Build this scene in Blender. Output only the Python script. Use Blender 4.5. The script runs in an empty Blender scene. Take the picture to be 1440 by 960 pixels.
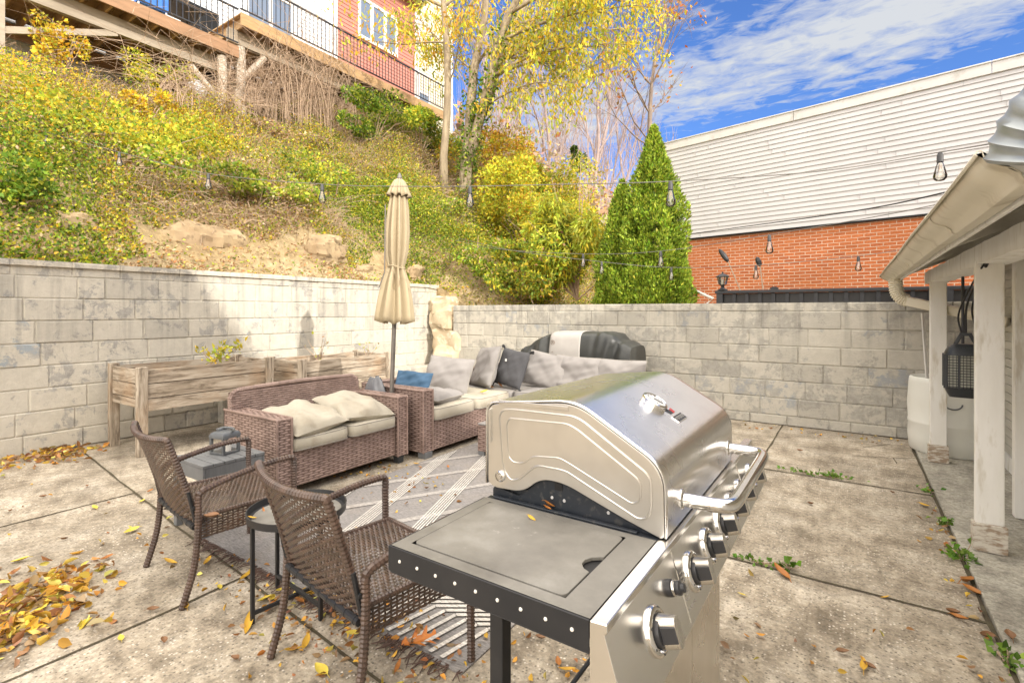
import bpy, math, random
import numpy as np
from mathutils import Vector, Matrix
R = math.radians; PI = math.pi
random.seed(11); rng = np.random.default_rng(11)
S = bpy.context.scene
COL = S.collection
V = Vector

# ------------------------------------------------------------------ camera geometry (metres; camera stands at the origin, 1.4 m up)
HC = 1.4; F = 710.0
FWD = V((-.5585, .8295, 0)); RGT = V((.8295, .5585, 0))
def ray(u, v):
    return FWD + RGT * ((u - 720) / F) + V((0, 0, (437 - v) / F))
def gnd(u, v, z=0.0):
    d = (z - HC) / ((437 - v) / F)
    p = ray(u, v) * d
    return V((p.x, p.y, z))
def at_x(u, v, x):
    r = ray(u, v); d = x / r.x; p = r * d
    return V((p.x, p.y, HC + p.z))
def at_y(u, v, y):
    r = ray(u, v); d = y / r.y; p = r * d
    return V((p.x, p.y, HC + p.z))
def at_d(u, v, d):
    p = ray(u, v) * d
    return V((p.x, p.y, HC + p.z))

# ------------------------------------------------------------------ smooth noise for shapes
_k = rng.normal(size=(48, 3)); _ph = rng.uniform(0, 6.28, 48)
def fbm(x, y, z=0, f=1.0, o=3):
    s = 0; a = 1; tot = 0
    for i in range(o):
        for j in range(5):
            k = _k[(i * 7 + j * 3) % 48]
            s = s + a * np.sin((k[0] * x + k[1] * y + k[2] * z) * f + _ph[(i * 5 + j) % 48])
        tot += a * 2.2; a *= .55; f *= 2.1
    return s / tot
def sst(a, b, x):
    t = np.clip((x - a) / (b - a), 0, 1); return t * t * (3 - 2 * t)

# ------------------------------------------------------------------ mesh builder
class MB:
    def __init__(s): s.v = []; s.f = []; s.c = []; s.cur = None
    def add(s, vs, fs, col=None):
        b = len(s.v)
        s.v.extend((p[0], p[1], p[2]) for p in vs)
        s.f.extend(tuple(i + b for i in f) for f in fs)
        s.c.extend([col or s.cur] * len(fs))
    def box(s, x0, x1, y0, y1, z0, z1, col=None, m=None):
        vs = [V((x, y, z)) for z in (z0, z1) for y in (y0, y1) for x in (x0, x1)]
        if m is not None: vs = [m @ p for p in vs]
        s.add(vs, [(0, 2, 3, 1), (4, 5, 7, 6), (0, 1, 5, 4), (2, 6, 7, 3), (0, 4, 6, 2), (1, 3, 7, 5)], col)
    def bar(s, p, q, w, h, up=(0, 0, 1), col=None):
        p = V(p); q = V(q); d = (q - p); L = d.length; d.normalize()
        up = V(up); sd = d.cross(up)
        if sd.length < 1e-4: sd = d.cross(V((1, 0, 0)))
        sd.normalize(); up = sd.cross(d)
        m = Matrix((sd, d, up)).transposed().to_4x4(); m.translation = p
        s.box(-w / 2, w / 2, 0, L, -h / 2, h / 2, col, m)
    def tube(s, pts, r, n=8, caps=True, col=None, closed=False):
        pts = [V(p) for p in pts]; N = len(pts)
        rr = r if isinstance(r, (list, tuple)) else [r] * N
        d0 = (pts[1] - pts[0]).normalized()
        a = d0.orthogonal().normalized()
        vs = []
        for i in range(N):
            if closed: d = pts[(i + 1) % N] - pts[i - 1]
            elif i == 0: d = pts[1] - pts[0]
            elif i == N - 1: d = pts[-1] - pts[-2]
            else: d = pts[i + 1] - pts[i - 1]
            if d.length < 1e-9: d = d0
            d = d.normalized()
            a = (a - d * a.dot(d))
            if a.length < 1e-6: a = d.orthogonal()
            a.normalize(); b = d.cross(a); d0 = d
            for k in range(n):
                t = 2 * PI * k / n
                vs.append(pts[i] + (a * math.cos(t) + b * math.sin(t)) * rr[i])
        fs = []
        for i in range(N if closed else N - 1):
            j = (i + 1) % N
            for k in range(n):
                k2 = (k + 1) % n
                fs.append((i * n + k, i * n + k2, j * n + k2, j * n + k))
        if caps and not closed:
            fs.append(tuple(range(n - 1, -1, -1))); fs.append(tuple((N - 1) * n + k for k in range(n)))
        s.add(vs, fs, col)
    def lathe(s, prof, c=(0, 0, 0), n=24, m=None, col=None):
        vs = []; fs = []
        for (r, z) in prof:
            for k in range(n):
                t = 2 * PI * k / n
                p = V((r * math.cos(t), r * math.sin(t), z))
                if m is not None: p = m @ p
                vs.append(p + V(c))
        for i in range(len(prof) - 1):
            for k in range(n):
                k2 = (k + 1) % n
                fs.append((i * n + k, i * n + k2, (i + 1) * n + k2, (i + 1) * n + k))
        if prof[0][0] > 1e-5: fs.append(tuple(range(n - 1, -1, -1)))
        if prof[-1][0] > 1e-5: fs.append(tuple((len(prof) - 1) * n + k for k in range(n)))
        s.add(vs, fs, col)
    def prism(s, poly, h0, h1, fn, col=None):
        """poly of 2-D points, fn(a, b, h) -> point"""
        n = len(poly)
        vs = [fn(a, b, h0) for a, b in poly] + [fn(a, b, h1) for a, b in poly]
        fs = [tuple(range(n - 1, -1, -1)), tuple(range(n, 2 * n))]
        for i in range(n):
            j = (i + 1) % n
            fs.append((i, j, n + j, n + i))
        s.add(vs, fs, col)
    def grid(s, P, wu=False, wv=False, col=None):
        nu = len(P); nv = len(P[0])
        vs = [p for row in P for p in row]; fs = []
        for i in range(nu if wu else nu - 1):
            for j in range(nv if wv else nv - 1):
                i2 = (i + 1) % nu; j2 = (j + 1) % nv
                fs.append((i * nv + j, i2 * nv + j, i2 * nv + j2, i * nv + j2))
        s.add(vs, fs, col)
    def build(s, name, mat, parent=None, off=(0, 0, 0), smooth=False, bevel=0, seg=2, solid=0, sub=0, angle=35, fix=True):
        me = bpy.data.meshes.new(name)
        off = V(off)
        me.from_pydata([(p[0] - off.x, p[1] - off.y, p[2] - off.z) for p in s.v], [], s.f)
        if any(c is not None for c in s.c):
            at = me.attributes.new('Col', 'FLOAT_COLOR', 'FACE')
            arr = np.ones((len(s.f), 4), np.float32)
            for i, c in enumerate(s.c):
                if c is not None: arr[i, :3] = c
            at.data.foreach_set('color', arr.ravel())
        if fix:
            import bmesh
            bm = bmesh.new(); bm.from_mesh(me); bmesh.ops.recalc_face_normals(bm, faces=bm.faces); bm.to_mesh(me); bm.free()
        me.materials.append(mat)
        o = bpy.data.objects.new(name, me); COL.objects.link(o)
        if parent is not None: o.parent = parent
        else: o.location = off
        if smooth:
            me.polygons.foreach_set('use_smooth', [True] * len(me.polygons))
            if angle: me.set_sharp_from_angle(angle=R(angle))
        if solid:
            m = o.modifiers.new('solid', 'SOLIDIFY'); m.thickness = solid; m.offset = 0
        if bevel:
            m = o.modifiers.new('bevel', 'BEVEL'); m.width = bevel; m.segments = seg; m.limit_method = 'ANGLE'; m.angle_limit = R(40)
            m.harden_normals = False
        if sub:
            m = o.modifiers.new('sub', 'SUBSURF'); m.levels = sub; m.render_levels = sub
        return o

def np_mesh(name, verts, faces, mat, cols=None, parent=None, off=(0, 0, 0), smooth=False):
    """verts (N,3) and quad faces (M,4) as arrays"""
    me = bpy.data.meshes.new(name)
    verts = np.asarray(verts, np.float32) - np.asarray(off, np.float32)
    faces = np.asarray(faces, np.int32); n = faces.shape[1]
    me.vertices.add(len(verts)); me.vertices.foreach_set('co', verts.ravel())
    me.loops.add(faces.size); me.loops.foreach_set('vertex_index', faces.ravel())
    me.polygons.add(len(faces)); me.polygons.foreach_set('loop_start', np.arange(0, faces.size, n, dtype=np.int32))
    me.polygons.foreach_set('loop_total', np.full(len(faces), n, np.int32))
    if smooth: me.polygons.foreach_set('use_smooth', np.ones(len(faces), bool))
    me.update(calc_edges=True)
    if cols is not None:
        at = me.attributes.new('Col', 'FLOAT_COLOR', 'FACE')
        a = np.ones((len(faces), 4), np.float32); a[:, :3] = cols
        at.data.foreach_set('color', a.ravel())
    me.materials.append(mat)
    o = bpy.data.objects.new(name, me); COL.objects.link(o)
    if parent is not None: o.parent = parent
    else: o.location = off
    return o

def unit(a): return a / (np.linalg.norm(a, axis=1, keepdims=True) + 1e-9)
def leaves(name, P, L, W, cols, mat, axis=None, spread=1.0, parent=None, off=(0, 0, 0), curl=.25, fold=False):
    """one folded leaf quad at each point of P; axis (N,3) gives the main direction"""
    N = len(P); P = np.asarray(P, float)
    a = rng.normal(size=(N, 3))
    if axis is not None: a = np.asarray(axis) + a * spread
    a = unit(a)
    b = unit(np.cross(a, rng.normal(size=(N, 3)))); n = np.cross(a, b)
    L = (np.ones(N) * L * rng.uniform(.6, 1.3, N))[:, None]; W = L * W
    if fold:
        v = np.empty((N, 6, 3)); up = n * W * curl
        v[:, 0] = P; v[:, 3] = P + a * L
        v[:, 1] = P + a * L * .28 + b * W * .5 + up; v[:, 2] = P + a * L * .66 + b * W * .40 + up
        v[:, 5] = P + a * L * .28 - b * W * .5 + up; v[:, 4] = P + a * L * .66 - b * W * .40 + up
        k = 6 * np.arange(N)[:, None]
        f = np.concatenate([k + np.array([[0, 1, 2, 3]]), k + np.array([[0, 3, 4, 5]])], 0)
        return np_mesh(name, v.reshape(-1, 3), f, mat, np.concatenate([cols, cols], 0), parent, off)
    v = np.empty((N, 4, 3))
    v[:, 0] = P; v[:, 1] = P + a * L * .45 + b * W * .5 + n * W * curl
    v[:, 2] = P + a * L; v[:, 3] = P + a * L * .45 - b * W * .5 + n * W * curl
    f = np.arange(4 * N).reshape(N, 4)
    return np_mesh(name, v.reshape(-1, 3), f, mat, cols, parent, off)

def pick(cols, w, N, jit=.18):
    cols = np.asarray(cols, float); w = np.asarray(w, float); w = w / w.sum()
    c = cols[rng.choice(len(cols), N, p=w)]
    return np.clip(c * np.exp(rng.normal(0, jit * 1.5, (N, 1))) * (1 + rng.normal(0, jit * .4, (N, 3))), .004, .95)

# ------------------------------------------------------------------ things
def tag(o, label=None, cat=None, group=None, kind=None):
    if label: o['label'] = label
    if cat: o['category'] = cat
    if group: o['group'] = group
    if kind: o['kind'] = kind
    return o
def thing(name, label, cat, loc=(0, 0, 0), rz=0, group=None):
    o = bpy.data.objects.new(name, None); COL.objects.link(o)
    o.location = loc; o.rotation_euler = (0, 0, rz); o.empty_display_size = .1
    return tag(o, label, cat, group)
def copy_tree(o, parent=None):
    c = o.copy(); COL.objects.link(c)
    if parent is not None: c.parent = parent
    for ch in list(o.children): copy_tree(ch, c)
    return c

# ------------------------------------------------------------------ materials
class NT:
    def __init__(s, name):
        s.m = bpy.data.materials.new(name); s.m.use_nodes = True
        s.t = s.m.node_tree; s.t.nodes.clear()
        s.out = s.t.nodes.new('ShaderNodeOutputMaterial')
    def n(s, ty, **kw):
        nd = s.t.nodes.new('ShaderNode' + ty)
        for k, v in kw.items():
            if k.startswith('i_'): nd.inputs[k[2:].replace('_', ' ')].default_value = v
            else: setattr(nd, k, v)
        return nd
    def l(s, a, b): s.t.links.new(a, b)
    def bsdf(s, rough=.7, metal=0, spec=.4):
        b = s.n('BsdfPrincipled'); b.inputs['Roughness'].default_value = rough; b.inputs['Metallic'].default_value = metal
        b.inputs['Specular IOR Level'].default_value = spec
        s.l(b.outputs[0], s.out.inputs[0]); s.b = b; return b
    def coord(s, scale=(1, 1, 1), kind='Object', rot=(0, 0, 0)):
        tc = s.n('TexCoord'); mp = s.n('Mapping'); mp.inputs['Scale'].default_value = scale; mp.inputs['Rotation'].default_value = rot
        s.l(tc.outputs[kind], mp.inputs[0]); return mp.outputs[0]
    def noise(s, vec, scale, detail=6, rough=.6, dist=0):
        n = s.n('TexNoise'); n.inputs['Scale'].default_value = scale; n.inputs['Detail'].default_value = detail
        n.inputs['Roughness'].default_value = rough; n.inputs['Distortion'].default_value = dist
        s.l(vec, n.inputs['Vector']); return n.outputs['Fac']
    def vor(s, vec, scale, feature='F1', out='Distance', rnd=1):
        n = s.n('TexVoronoi'); n.feature = feature; n.inputs['Scale'].default_value = scale; n.inputs['Randomness'].default_value = rnd
        s.l(vec, n.inputs['Vector']); return n.outputs[out]
    def ramp(s, fac, stops):
        r = s.n('ValToRGB'); e = r.color_ramp.elements
        while len(e) > 1: e.remove(e[0])
        for i, (p, c) in enumerate(stops):
            el = e[0] if i == 0 else e.new(p)
            el.position = p; el.color = (c, c, c, 1) if isinstance(c, (int, float)) else (*c, 1)
        s.l(fac, r.inputs[0]); return r.outputs[0]
    def mix(s, fac, a, b, mode='MIX'):
        m = s.n('Mix'); m.data_type = 'RGBA'; m.blend_type = mode; m.clamp_factor = True
        for sock, val in ((m.inputs[0], fac), (m.inputs[6], a), (m.inputs[7], b)):
            if isinstance(val, (int, float)): sock.default_value = val
            elif isinstance(val, tuple): sock.default_value = (*val, 1)
            else: s.l(val, sock)
        return m.outputs[2]
    def math(s, op, a, b=0.0):
        m = s.n('Math'); m.operation = op
        for i, val in enumerate((a, b)):
            if isinstance(val, (int, float)): m.inputs[i].default_value = val
            else: s.l(val, m.inputs[i])
        return m.outputs[0]
    def attr(s):
        a = s.n('Attribute'); a.attribute_name = 'Col'; return a.outputs['Color']
    def bump(s, h, st=.3, dist=.01, prev=None):
        b = s.n('Bump'); b.inputs['Strength'].default_value = st; b.inputs['Distance'].default_value = dist
        s.l(h, b.inputs['Height'])
        if prev is not None: s.l(prev, b.inputs['Normal'])
        return b.outputs[0]
    def base(s, c): s.l(c, s.b.inputs['Base Color'])
    def nrm(s, c): s.l(c, s.b.inputs['Normal'])

def mat(name, c1, c2=None, scale=4, rough=.7, metal=0, bump=0, bscale=60, stretch=(1, 1, 1), spec=.4, attr=False, lo=.35, hi=.65, c3=None, scale3=20, rvar=0):
    t = NT(name); t.bsdf(rough, metal, spec)
    vec = t.coord(stretch)
    if c2 is None: c2 = tuple(x * .8 for x in c1)
    c = t.ramp(t.noise(vec, scale, 8), [(lo, c1), (hi, c2)])
    if c3: c = t.mix(t.ramp(t.noise(vec, scale3, 4), [(.55, 0), (.68, 1)]), c, c3)
    if attr: c = t.mix(1.0, c, t.attr(), 'MULTIPLY')
    t.base(c)
    if bump: t.nrm(t.bump(t.noise(vec, bscale, 4), bump, .004))
    if rvar: t.l(t.math('ADD', t.math('MULTIPLY', t.noise(vec, scale * 2.3, 5), rvar), rough - rvar / 2), t.b.inputs['Roughness'])
    return t.m

def leaf_mat(name, trans=.4, rough=.55):
    t = NT(name); b = t.bsdf(rough, 0, .3)
    a = t.attr(); t.base(a)
    tr = t.n('BsdfTranslucent'); t.l(t.mix(1.0, a, (1.15, 1.1, .7), 'MULTIPLY'), tr.inputs[0])
    ms = t.n('MixShader'); ms.inputs[0].default_value = trans
    t.l(b.outputs[0], ms.inputs[1]); t.l(tr.outputs[0], ms.inputs[2]); t.l(ms.outputs[0], t.out.inputs[0])
    return t.m

MT = {}
MT['leaf'] = leaf_mat('leaf')
MT['needle'] = leaf_mat('evergreen', .25)
MT['dry_leaf'] = leaf_mat('dry_leaf', .2, .6)
MT['bark'] = mat('bark', (.38, .31, .21), (.20, .155, .105), 9, .9, bump=.8, bscale=30, stretch=(1, 1, .25))
MT['grey_bark'] = mat('grey_bark', (.30, .24, .19), (.17, .13, .11), 9, .9, bump=.5, bscale=30, stretch=(1, 1, .25))
MT['far_twig'] = mat('far_twig', (.40, .32, .30), (.30, .235, .22), 6, .9)
MT['twig'] = mat('twig', (.47, .35, .25), (.33, .23, .16), 6, .9)
MT['chair_weave'] = mat('brown_rattan', (.105, .062, .044), (.04, .025, .019), 14, .32, spec=.8, rvar=.15)
MT['chair_tube'] = mat('wrapped_rattan_tube', (.105, .064, .046), (.05, .031, .024), 20, .30, spec=.55)
MT['sofa_weave'] = mat('mauve_rattan', (.335, .24, .205), (.205, .142, .12), 11, .5, spec=.45)
MT['sofa_dark'] = mat('rattan_backing', (.12, .075, .06), None, 9, .7)
MT['cushion'] = mat('oatmeal_cushion', (.44, .405, .33), (.38, .345, .275), 3, .9, bump=.25, bscale=350, c3=(.35, .31, .24), scale3=5)
MT['grey_cushion'] = mat('pale_grey_cushion', (.275, .26, .25), (.235, .22, .21), 3, .9, bump=.25, bscale=350)
MT['piping'] = mat('cushion_piping', (.30, .28, .25), None, 9, .9)
MT['dark_pillow'] = mat('charcoal_pillow', (.075, .075, .08), (.06, .06, .065), 6, .9, bump=.3, bscale=300)
MT['blue_pillow'] = mat('blue_pillow', (.045, .10, .175), (.03, .075, .13), 5, .75, bump=.3, bscale=200)
MT['black_metal'] = mat('black_powder_coat', (.018, .019, .022), (.028, .028, .03), 9, .42, rvar=.2)
MT['dark_plastic'] = mat('dark_plastic', (.03, .034, .038), (.04, .043, .046), 6, .5)
MT['grey_plastic'] = mat('grey_slat_plastic', (.17, .175, .18), (.13, .135, .14), 5, .55, stretch=(1, 6, 1))
MT['lantern_grey'] = mat('lantern_metal', (.15, .16, .17), (.10, .105, .11), 12, .45, metal=.3)
MT['candle'] = mat('candle_wax', (.82, .80, .74), (.75, .72, .66), 9, .5)
MT['canvas'] = mat('beige_canvas', (.42, .345, .225), (.36, .295, .19), 3, .85, bump=.15, bscale=250)
MT['pole'] = mat('bronze_pole', (.22, .20, .18), (.18, .165, .15), 9, .4, metal=.4)
MT['white_paint'] = mat('worn_white_paint', (.85, .84, .80), (.77, .755, .70), 3, .6, bump=.2, bscale=30, stretch=(3, 3, .6), c3=(.62, .58, .49), scale3=5)
MT['raw_wood'] = mat('flaked_post_wood', (.62, .58, .50), (.33, .25, .18), 9, .85, bump=.4, bscale=20, stretch=(2, 2, 6), lo=.42, hi=.6)
MT['gutter'] = mat('cream_gutter', (.74, .69, .56), (.66, .61, .48), 2, .38, stretch=(1, 1.5, 1), c3=(.46, .40, .28), scale3=4)
MT['gutter_inside'] = mat('white_gutter_end', (.80, .80, .76), (.72, .72, .67), 3, .3)
MT['galv'] = mat('galvanised_rib', (.36, .39, .40), (.26, .29, .30), 6, .4, metal=.5, rvar=.15)
MT['soffit'] = mat('soffit_board', (.60, .575, .51), (.47, .45, .39), 3, .85, stretch=(4, .6, 4), bump=.2, bscale=12)
MT['barrel'] = mat('white_barrel', (.74, .74, .69), (.68, .68, .62), 2, .45)
MT['zap'] = mat('zapper_plastic', (.022, .026, .03), (.03, .034, .04), 6, .38)
MT['zap_grid'] = mat('zapper_core', (.62, .62, .52), (.5, .5, .42), 9, .5)
MT['light_cord'] = mat('string_light_cord', (.20, .19, .175), None, 9, .6)
MT['cord'] = mat('black_cord', (.015, .015, .016), None, 9, .6)
MT['white_metal'] = mat('white_coping', (.62, .62, .61), (.54, .54, .53), 2, .5, c3=(.44, .43, .40), scale3=3, bump=.1, bscale=9)
MT['siding'] = mat('pale_siding', (.53, .53, .54), (.485, .485, .495), 1.2, .55, attr=True)
MT['cover'] = mat('black_vinyl_cover', (.032, .034, .033), (.045, .047, .044), 3, .38, bump=.12, bscale=25)
MT['cover_grey'] = mat('grey_cover_panel', (.42, .40, .375), (.36, .34, .32), 3, .7, bump=.15, bscale=60)
MT['cover_print'] = mat('cover_print', (.24, .19, .15), None, 3, .7)
MT['iron'] = mat('black_iron', (.022, .024, .03), (.032, .034, .04), 6, .45)
MT['soil'] = mat('potting_soil', (.07, .045, .03), (.04, .027, .018), 20, .95, bump=.6, bscale=60)
MT['moss'] = mat('joint_dirt', (.055, .042, .026), (.10, .085, .05), 12, .95, bump=.5, bscale=80)
MT['bag'] = mat('grey_plastic_bag', (.20, .21, .23), (.13, .135, .15), 4, .25, spec=.6)
MT['knob_black'] = mat('knob_plastic', (.03, .031, .034), (.04, .04, .043), 9, .3)
MT['chrome'] = mat('bright_chrome', (.80, .79, .77), (.72, .71, .69), 9, .12, metal=1)
MT['housing'] = mat('enamel_housing', (.018, .023, .03), (.03, .034, .042), 7, .32, c3=(.06, .06, .06), scale3=60)
MT['white_pvc'] = mat('white_pvc', (.74, .73, .70), None, 3, .5)
MT['green_flower'] = leaf_mat('young_leaf', .3)
MT['hang_wood'] = mat('deck_wood', (.46, .30, .15), (.34, .21, .10), 3, .8, stretch=(3, .5, 3), bump=.2, bscale=12)
MT['grey_wood'] = mat('silvered_wood', (.42, .36, .28), (.30, .25, .19), 3, .85, stretch=(3, .5, 3), bump=.3, bscale=12)
MT['rust_wood'] = mat('red_brown_fascia', (.36, .21, .12), (.25, .15, .085), 3, .8, stretch=(3, .5, 3))
MT['red_siding'] = mat('red_siding', (.46, .20, .155), (.40, .17, .13), 1.5, .65, attr=True)
MT['white_siding'] = mat('white_siding', (.70, .73, .76), (.64, .67, .70), 1.5, .6, attr=True)
MT['beige_siding'] = mat('beige_siding', (.68, .63, .50), (.62, .57, .45), 1.5, .6, attr=True)
MT['trim'] = mat('white_trim', (.78, .78, .77), None, 3, .5)
MT['shingle'] = mat('roof_shingle', (.10, .085, .075), (.07, .06, .055), 6, .9, bump=.4, bscale=15)
MT['bank_rock'] = mat('tan_ledge_rock', (.42, .32, .19), (.27, .19, .11), 2.6, .95, bump=1.0, bscale=7, c3=(.17, .12, .07), scale3=9)
MT['rock'] = mat('pale_rock', (.62, .53, .38), (.40, .31, .20), 2.2, .9, bump=.9, bscale=9, c3=(.70, .63, .50), scale3=6)
MT['edison_socket'] = mat('socket_black', (.075, .075, .078), None, 9, .5)
MT['tape'] = mat('pale_print', (.55, .55, .55), None, 9, .5)
MT['dark_print'] = mat('dark_print', (.04, .04, .045), None, 9, .5)
MT['red_enamel'] = mat('red_enamel', (.45, .03, .03), None, 9, .35)
MT['blue_cloth'] = mat('blue_cloth', (.06, .20, .62), (.04, .14, .5), 4, .8)

def glass_mat(name, tint=(1, 1, 1), rough=.02):
    t = NT(name); g = t.n('BsdfGlossy'); g.inputs['Roughness'].default_value = rough
    tr = t.n('BsdfTransparent'); tr.inputs[0].default_value = (*tint, 1)
    fr = t.n('Fresnel'); fr.inputs[0].default_value = 1.5
    ms = t.n('MixShader')
    t.l(t.math('ADD', t.math('MULTIPLY', fr.outputs[0], .9), .12), ms.inputs[0]); t.l(tr.outputs[0], ms.inputs[1]); t.l(g.outputs[0], ms.inputs[2])
    t.l(ms.outputs[0], t.out.inputs[0]); return t.m
MT['bulb_glass'] = glass_mat('bulb_glass', (.93, .91, .86))
def window_mat():
    t = NT('window_glass'); b = t.bsdf(.05, 0, .9)
    b.inputs['Base Color'].default_value = (.16, .20, .26, 1); return t.m
MT['window'] = window_mat()

def steel(name, rough=.24, base=(.66, .635, .60), stretch=(1, 1, 1), sc=60, dirt=.2):
    t = NT(name); t.bsdf(rough, 1)
    vec = t.coord(stretch)
    n = t.noise(vec, sc, 1); d = t.noise(t.coord(), 5, 3)
    c = t.mix(t.ramp(d, [(.45, 0), (.75, dirt)]), base, (.34, .30, .25)); t.base(c)
    t.l(t.math('ADD', t.math('MULTIPLY', d, .14), rough - .07), t.b.inputs['Roughness'])
    return t.m
MT['steel_lid'] = steel('brushed_lid_steel', .26, (.90, .885, .865), (40, 1, 40), 3)
MT['steel_panel'] = steel('brushed_panel_steel', .24, (.82, .80, .765), (40, 1, 40), 3)
MT['steel_end'] = steel('weathered_end_steel', .32, (.74, .72, .68), (3, 3, 3), 20, .35)
MT['steel_door'] = steel('door_steel', .28, (.66, .635, .59), (40, 1, 40), 3)
def shelf_mat():
    t = NT('worn_shelf_enamel'); t.bsdf(.5, 0, .4)
    v = t.coord()
    n = t.noise(v, 7, 9, .65)
    c = t.ramp(n, [(.3, (.13, .122, .108)), (.55, (.20, .19, .168)), (.72, (.27, .26, .235))])
    spots = t.ramp(t.noise(v, 30, 6, .7), [(.62, 0), (.72, 1)])
    zone = t.ramp(t.noise(v, 5, 3), [(.5, 0), (.62, 1)])
    c = t.mix(t.math('MULTIPLY', spots, zone), c, (.50, .48, .44)); t.base(c)
    t.l(t.ramp(n, [(.3, .38), (.7, .58)]), t.b.inputs['Roughness'])
    t.nrm(t.bump(t.noise(v, 120, 3), .06, .002)); return t.m
MT['shelf'] = shelf_mat()

def concrete_mat(name, base, dark, light, agg, aggcol, stain):
    t = NT(name); t.bsdf(.88, 0, .25)
    v = t.coord()
    big = t.noise(v, .75, 6, .6, .6); mid = t.noise(v, 3.2, 8, .7); fine = t.noise(v, 45, 6, .75)
    c = t.ramp(mid, [(.36, dark), (.5, base), (.64, light)])
    pit = t.noise(v, 13, 8, .8)
    c = t.mix(1.0, c, t.ramp(pit, [(.32, .55), (.5, 1.0), (.68, 1.3)]), 'MULTIPLY')
    c = t.mix(t.ramp(big, [(.38, stain), (.62, 0)]), c, tuple(x * .42 for x in base))
    sm = t.ramp(t.noise(t.coord((1, .55, 1)), 2.1, 10, .75), [(.54, 0), (.68, .50)])
    c = t.mix(sm, c, tuple(x * .33 for x in base))
    vd = t.n('TexVoronoi'); vd.inputs['Scale'].default_value = 75; t.l(v, vd.inputs['Vector'])
    cell = t.n('SeparateColor'); t.l(vd.outputs['Color'], cell.inputs[0])
    zone = t.ramp(t.noise(v, 1.4, 7, .7), [(.40, .15), (.6, 1)])
    st = t.math('MULTIPLY', t.ramp(cell.outputs[0], [(.62, 0), (.85, 1)]), t.math('MULTIPLY', t.ramp(vd.outputs['Distance'], [(.25, 1), (.42, 0)]), zone))
    c = t.mix(t.math('MULTIPLY', st, agg), c, aggcol)
    dk = t.math('MULTIPLY', t.ramp(cell.outputs[1], [(.62, 0), (.8, 1)]), t.ramp(vd.outputs['Distance'], [(.28, 1), (.45, 0)]))
    c = t.mix(t.math('MULTIPLY', dk, agg * .8), c, tuple(x * .30 for x in base))
    c = t.mix(1.0, c, t.ramp(fine, [(.25, .50), (.75, 1.40)]), 'MULTIPLY'); t.base(c)
    n1 = t.bump(vd.outputs['Distance'], .35, .004); n2 = t.bump(fine, .5, .004, n1); t.nrm(t.bump(mid, .35, .012, n2))
    return t.m
MT['concrete'] = concrete_mat('weathered_patio_concrete', (.42, .36, .275), (.22, .18, .132), (.57, .505, .41), 1.0, (.72, .66, .57), .48)
MT['slab'] = concrete_mat('porch_slab_concrete', (.42, .395, .33), (.33, .30, .25), (.52, .49, .42), .25, (.55, .52, .46), .2)

def wall_mat(name, bare, paint, blue, amount):
    t = NT(name); t.bsdf(.92, 0, .2)
    v = t.coord(); a = t.attr(); sp = t.n('SeparateColor'); t.l(a, sp.inputs[0])
    n = t.noise(v, 5.5, 12, .75, .3); n2 = t.noise(v, 1.1, 5)
    lvl = t.math('ADD', t.math('MULTIPLY', sp.outputs[0], .09), t.math('ADD', n, t.math('MULTIPLY', n2, .35)))
    peel = t.ramp(lvl, [(amount, 0), (amount + .05, 1)])
    base = t.mix(t.ramp(t.noise(v, 14, 8, .7), [(.35, 0), (.7, 1)]), bare, tuple(x * .66 for x in bare))
    bm = t.math('MULTIPLY', t.ramp(sp.outputs[1], [(.88, 0), (.93, .8)]), t.ramp(t.noise(v, 7, 8, .7), [(.46, 0), (.55, 1)]))
    base = t.mix(bm, base, blue)
    pcol = t.mix(t.ramp(t.noise(v, 10, 8, .7), [(.35, 0), (.65, 1)]), paint, tuple(x * .86 for x in paint))
    c = t.mix(peel, base, pcol)
    c = t.mix(t.ramp(t.noise(v, 32, 8, .8), [(.62, 0), (.72, .65)]), c, tuple(x * .5 for x in bare))
    # run-off stains hanging from the cap
    sx = t.n('SeparateXYZ'); t.l(v, sx.inputs[0])
    stv = t.noise(t.coord((9, 9, .5)), 1.0, 5, .6)
    st = t.math('MULTIPLY', t.ramp(stv, [(.5, 0), (.68, 1)]), t.ramp(t.math('MULTIPLY', sx.outputs[2], .5), [(.30, 0), (.72, .5)]))
    c = t.mix(st, c, tuple(x * .45 for x in bare))
    c = t.mix(t.ramp(sp.outputs[2], [(.1, .30), (.3, 0)]), c, tuple(x * .5 for x in bare))
    t.base(c)
    nb = t.bump(peel, .25, .003); nc = t.bump(t.noise(v, 9, 8, .75), .6, .02, nb); t.nrm(t.bump(t.noise(v, 55, 8, .8), .7, .008, nc)); return t.m
MT['wall_left'] = wall_mat('peeling_painted_block', (.46, .44, .40), (.61, .57, .485), (.33, .38, .42), .62)
MT['wall_right'] = wall_mat('grey_painted_block', (.455, .435, .385), (.54, .51, .44), (.33, .35, .37), .66)

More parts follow.
